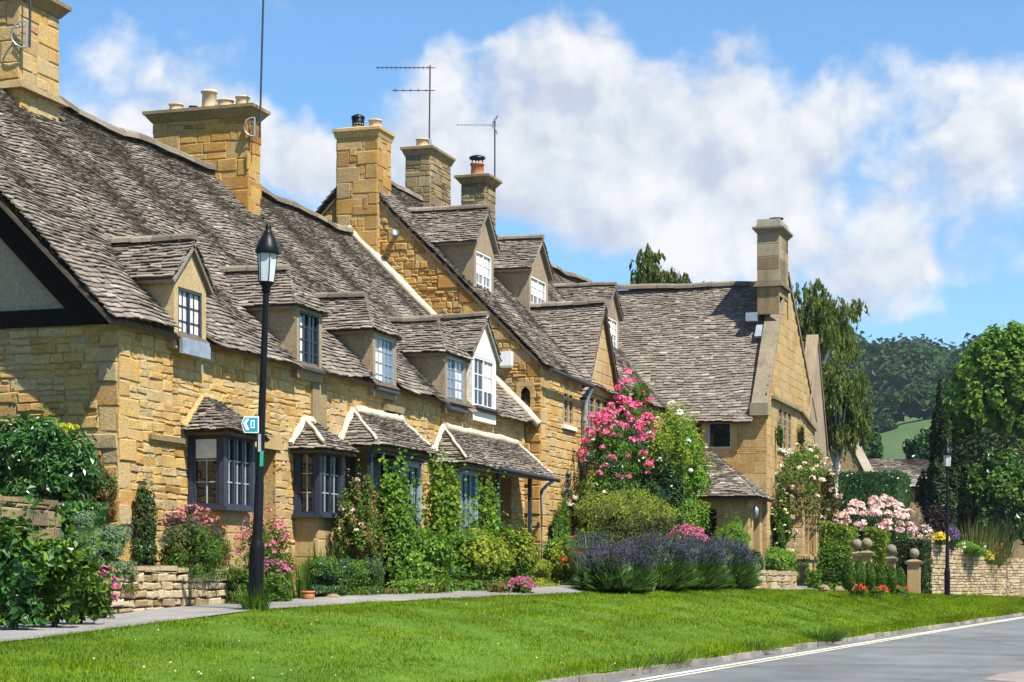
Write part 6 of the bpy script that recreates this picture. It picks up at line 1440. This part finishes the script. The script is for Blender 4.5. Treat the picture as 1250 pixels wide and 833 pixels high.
# field trees on the slope
FT = [(1133, 455, 452, 512, 52, 'largest single tree on the slope, right of the light field'), (1086, 395, 505, 545, 26, 'dark round tree between the two light green fields'), (1050, 520, 462, 490, 40, 'hedgerow tree under the wood, left of the light field'), (1100, 560, 462, 486, 34, 'small hedgerow tree in the middle under the wood'), (1070, 600, 455, 480, 40, 'pale hedgerow tree between the other hedgerow trees'), (1040, 430, 482, 530, 40, 'tree at the left edge of the light field half hidden by birch'), (1165, 500, 455, 500, 44, 'tree right of the largest slope tree, partly hidden by sycamores')]
for px, d, yt, yl, w, lb in FT:
    th = math.atan((px - 625) / F); rr_ = math.hypot(d, d * math.tan(th)); tree('field_tree', lb, px, d, yt, yl, w, 'leaf_field_tree', 0.9, 0.7, 1500, 30, 0.3, group='trees standing on the far slope', base=Zc(ter(rr_, th)))
# the wood along the top of the hill
mb = MB(); nwood = 0
for i in range(1090):
    th = random.uniform(0.1, 0.4); r = 530 + 700 * random.random() ** 1.3
    if random.random() < 0.2: th = random.uniform(-0.02, 0.1)
    if i >= 1000: th = random.uniform(0.14, 0.26); r = random.choice((395, 445, 500)) + th * 120 + random.uniform(-6, 6)
    x, y, z = polar(r, th); rad = random.uniform(6, 10.5); hgt = random.uniform(7, 13)
    if i >= 1000: rad, hgt = random.uniform(2.5, 4.5), random.uniform(2.5, 5)
    C, Nn = cloud((x, y, z + hgt * 0.75), (rad, rad, hgt * 0.75), 230, 20, 0.34, 0.5, 0.5, -0.6, 0.4); sz = RNG.uniform(.6, 1.3, len(C)); leaves(mb, C, Nn, 2.2 * sz, 1.7 * sz)
    V, Fc = blob((x, y, z + hgt * 0.6), (rad * .6, rad * .6, hgt * 0.5), 0.3, 7, 5); mb.add(V, Fc)
solo('woodland', mb, M['leaf_wood'], (0, 0, 0), 'dark mixed wood covering the top of the far hill', 'wood', None, 'stuff')

# ------------------------------------------------------------------ old barn beyond the hedge
bx, by = world(1085, 88); rot = np.array((CA, SA, 0)); bk = np.array((-SA, CA, 0)); B0 = np.array((bx, by, 0))
def bp_(a, b, z): return B0 + rot * a + bk * b + UZ * z
zr, ze_ = z_of(558, 90), z_of(592, 86); zg = Zc(-1.4)
barn = thing('stone_barn', tuple(bp_(0, 3, zg)), 'old stone roofed barn beyond the great hedge, partly hidden by trees', 'barn')
mb = MB(); mb.obox(bp_(-1.5, 0.3, zg), rot * 9, bk * 6.4, UZ * (ze_ - zg)); part('wall', mb, M['stone_grey'], barn)
mb = MB(); slates(mb, [bp_(-1.5, 0, ze_), bp_(7.5, 0, ze_), bp_(7.5, 3.5, zr), bp_(-1.5, 3.5, zr)], 0, (0.2, 0.14), (0.2, 0.5), deck=1); slates(mb, [bp_(7.5, 7, ze_), bp_(-1.5, 7, ze_), bp_(-1.5, 3.5, zr), bp_(7.5, 3.5, zr)], 0, (0.3, 0.3), (0.4, 0.7), deck=1); part('roof', mb, [M['slate_pale'], M['timber']], barn)
gx = thing('stone_barn', tuple(cam_pt(1045, 600, 84)), 'gabled outbuilding with a pale sloping coping just right of the birch', 'outbuilding')
A_, B_ = cam_pt(1040, 523, 84), cam_pt(1074, 590, 84); dvv = B_ - A_
mb = MB(); mb.obox(A_, dvv, -UZ * 0.0 + rt * -0.34 + UZ * -0.12, fw * 0.5); part('gable_coping', mb, M['lime'], gx)
C_ = A_ + rt * -2.6 + UZ * -2.8
mb = MB(); q = [A_ + fw * 0.1, B_ + fw * 0.1, np.array((*B_[:2], zg)) + fw * 0.1, np.array((*C_[:2], zg)) + fw * .1, C_ + fw * .1]; mb.add(q, [(4, 3, 2, 1, 0)]); mb.add([p_ + fw * 5 for p_ in q], [(0, 1, 2, 3, 4)]); mb.add([q[1], q[2], q[1] + fw * 5, q[2] + fw * 5], [(0, 1, 3, 2)]); part('wall', mb, M['stone_grey'], gx)
mb = MB(); slates(mb, [C_ + fw * 5, C_ + fw * 0.4, A_ + fw * 0.4, A_ + fw * 5][::1], 0, (0.2, .15), (.2, .5), deck=1, wav=0); slates(mb, [B_ + fw * .5, B_ + fw * 5, A_ + fw * 5, A_ + fw * 0.5], 0, (0.2, .15), (.2, .5), deck=1, wav=0); part('roof', mb, [M['slate_pale'], M['timber']], gx)

# ------------------------------------------------------------------ sun, sky and clouds
SUN = np.array((0.58, -0.31, 1.0)); SUN /= np.linalg.norm(SUN)
ld = bpy.data.lights.new('sun', 'SUN'); ld.energy = 5.0; ld.angle = math.radians(0.53); ld.color = (1.0, 0.95, 0.87)
lo = bpy.data.objects.new('sun', ld); COL.objects.link(lo); lo.rotation_euler = Vector(SUN).to_track_quat('Z', 'Y').to_euler(); lo.location = (20, -20, 40)
w = bpy.data.worlds.new('World'); SC.world = w; w.use_nodes = True; nt = w.node_tree; nt.nodes.clear()
sky = nt.nodes.new('ShaderNodeTexSky'); sky.sky_type = 'NISHITA'; sky.sun_disc = False
sky.sun_elevation = math.asin(SUN[2]); sky.sun_rotation = math.atan2(SUN[0], SUN[1]); sky.altitude = 100; sky.air_density = 1.0; sky.dust_density = 0.4; sky.ozone_density = 2.0
tc = nt.nodes.new('ShaderNodeTexCoord')
def sk(px, py):
    v = np.array((0, 0, 0.0)) + rt * (px - 625) / F + fw * 1.0 + UZ * (HOR - py) / F; return v / np.linalg.norm(v)
def vm(op, a, b=None):
    n = nt.nodes.new('ShaderNodeVectorMath'); n.operation = op
    for i, q in enumerate((a, b)):
        if q is None: continue
        if hasattr(q, 'links'): nt.links.new(q, n.inputs[i])
        else: n.inputs[i].default_value = tuple(q)
    return n
def mt(op, a, b=None, c=None):
    n = nt.nodes.new('ShaderNodeMath'); n.operation = op
    for i, q in enumerate((a, b, c)):
        if q is None: continue
        if hasattr(q, 'links'): nt.links.new(q, n.inputs[i])
        else: n.inputs[i].default_value = q
    return n.outputs[0]
D = tc.outputs['Generated']
nw = nt.nodes.new('ShaderNodeTexNoise'); nw.inputs['Scale'].default_value = 9; nw.inputs['Detail'].default_value = 5; nw.inputs['Roughness'].default_value = 0.6; nt.links.new(D, nw.inputs['Vector'])
wob = vm('MULTIPLY', vm('SUBTRACT', nw.outputs['Color'], (0.5, 0.5, 0.5)).outputs[0], (0.10, 0.10, 0.08)); DW = vm('ADD', D, wob.outputs[0]).outputs[0]
CL = [  # px, py, half width, half height, strength
    (690, 190, 190, 120, 1.0), (840, 200, 190, 110, 0.95), (945, 240, 120, 100, 0.85), (620, 60, 90, 60, 0.35), (680, 75, 120, 60, 0.45), (1210, 130, 120, 130, 0.85), (1150, 240, 120, 80, 0.6),
    (130, 70, 130, 90, 0.42), (180, 110, 150, 70, 0.5), (360, 200, 110, 70, 0.62), (330, 30, 50, 40, 0.25), (430, 215, 90, 60, 0.5), (560, 230, 120, 80, 0.75), (1000, 335, 260, 45, 0.55), (900, 300, 170, 50, 0.5), (1180, 330, 140, 40, 0.35),
    (250, 170, 120, 60, 0.55), (1050, 385, 120, 30, 0.5), (-300, 120, 260, 160, 0.6), (1700, 150, 300, 160, 0.7)]
acc = None
for (px, py, a, b, st) in CL:
    c = sk(px, py); df = vm('SUBTRACT', DW, c).outputs[0]
    h = vm('DOT_PRODUCT', df, rt / (a / F)).outputs['Value']; v_ = vm('DOT_PRODUCT', df, UZ / (b / F)).outputs['Value']; dp = vm('DOT_PRODUCT', df, fw / (a / F)).outputs['Value']
    r2 = mt('ADD', mt('ADD', mt('MULTIPLY', h, h), mt('MULTIPLY', v_, v_)), mt('MULTIPLY', dp, dp))
    g = mt('MULTIPLY', mt('POWER', 2.718, mt('MULTIPLY', r2, -1.1)), st)
    acc = g if acc is None else mt('MAXIMUM', acc, g) if False else mt('SUBTRACT', mt('ADD', acc, g), mt('MULTIPLY', acc, g))
def fbm(vec, sc=20, det=8, ro=0.52):
    n = nt.nodes.new('ShaderNodeTexNoise'); n.inputs['Scale'].default_value = sc; n.inputs['Detail'].default_value = det; n.inputs['Roughness'].default_value = ro; nt.links.new(vec, n.inputs['Vector']); return n.outputs['Fac']
def billow(vec):
    q = mt('ABSOLUTE', mt('SUBTRACT', mt('MULTIPLY', fbm(vec, 13, 6, 0.5), 2.0), 1.0))
    return mt('ADD', mt('MULTIPLY', fbm(vec), 0.7), mt('ADD', mt('MULTIPLY', q, 0.65), 0.045))
off_ = tuple(np.array((0, 0, 0.012)) + rt * 0.007)
DS = vm('ADD', D, vm('MULTIPLY', wob.outputs[0], (0.35, 0.35, 0.35)).outputs[0]).outputs[0]
f1 = billow(DS); f2 = billow(vm('ADD', DS, off_).outputs[0])
cov = mt('ADD', acc, mt('MULTIPLY', mt('SUBTRACT', f1, 0.5), 1.25))
mr = nt.nodes.new('ShaderNodeMapRange'); mr.interpolation_type = 'SMOOTHSTEP'; mr.inputs['From Min'].default_value = 0.36; mr.inputs['From Max'].default_value = 0.72; nt.links.new(cov, mr.inputs['Value'])
lit = mt('ADD', mt('MULTIPLY', mt('SUBTRACT', f1, f2), 1.9), mt('ADD', 0.5, mt('MULTIPLY', mt('SUBTRACT', fbm(DW, 7, 4), 0.5), 1.2)))
cr = ramp(nt, [(0.2, (4.9, 5.35, 6.4)), (0.5, (6.6, 6.9, 7.3)), (0.75, (8.0, 8.0, 8.0))]); nt.links.new(lit, cr.inputs[0])
tint = mixc(nt, 'MULTIPLY', 1.0, sky.outputs[0], (0.84, 1.26, 1.52))
col = mixc(nt, 'MIX', mr.outputs[0], tint, cr.outputs[0])
bg = nt.nodes.new('ShaderNodeBackground'); bg.inputs['Strength'].default_value = 0.06; nt.links.new(col, bg.inputs['Color'])
wo = nt.nodes.new('ShaderNodeOutputWorld'); nt.links.new(bg.outputs[0], wo.inputs['Surface'])

# the summer air between here and the hill
hm = MB(); hm.box(-5600, 5600, -5600, 5600, -6, 240)
m_, nt_, out_ = newmat('air'); pv = nt_.nodes.new('ShaderNodeVolumePrincipled'); pv.inputs['Color'].default_value = (0.72, 0.85, 1.0, 1); pv.inputs['Density'].default_value = HAZE; pv.inputs['Anisotropy'].default_value = 0.2
nt_.links.new(pv.outputs[0], out_.inputs['Volume'])
solo('haze', hm, m_, (0, 0, 0), 'thin bluish summer haze over the distance', None, None, 'stuff')
# ------------------------------------------------------------------ camera and picture
cd = bpy.data.cameras.new('camera'); cd.sensor_width = 36.0; cd.lens = 36.0 * F / 1250.0; cd.shift_y = (HOR - 416.5) / 1250.0; cd.clip_end = 9000; cd.clip_start = 0.1
co = bpy.data.objects.new('camera', cd); COL.objects.link(co); co.location = CAM; co.rotation_euler = (PI / 2, 0, A); SC.camera = co
SC.view_settings.view_transform = 'Standard'; SC.view_settings.look = 'None'; SC.view_settings.exposure = 1.05; SC.view_settings.gamma = 1.0; SC.view_settings.use_curve_mapping = False
SC.render.engine = 'CYCLES'; SC.cycles.max_bounces = 6; SC.cycles.diffuse_bounces = 3; SC.cycles.transparent_max_bounces = 8; SC.cycles.use_denoising = True; SC.cycles.volume_bounces = 0; SC.cycles.volume_max_steps = 32
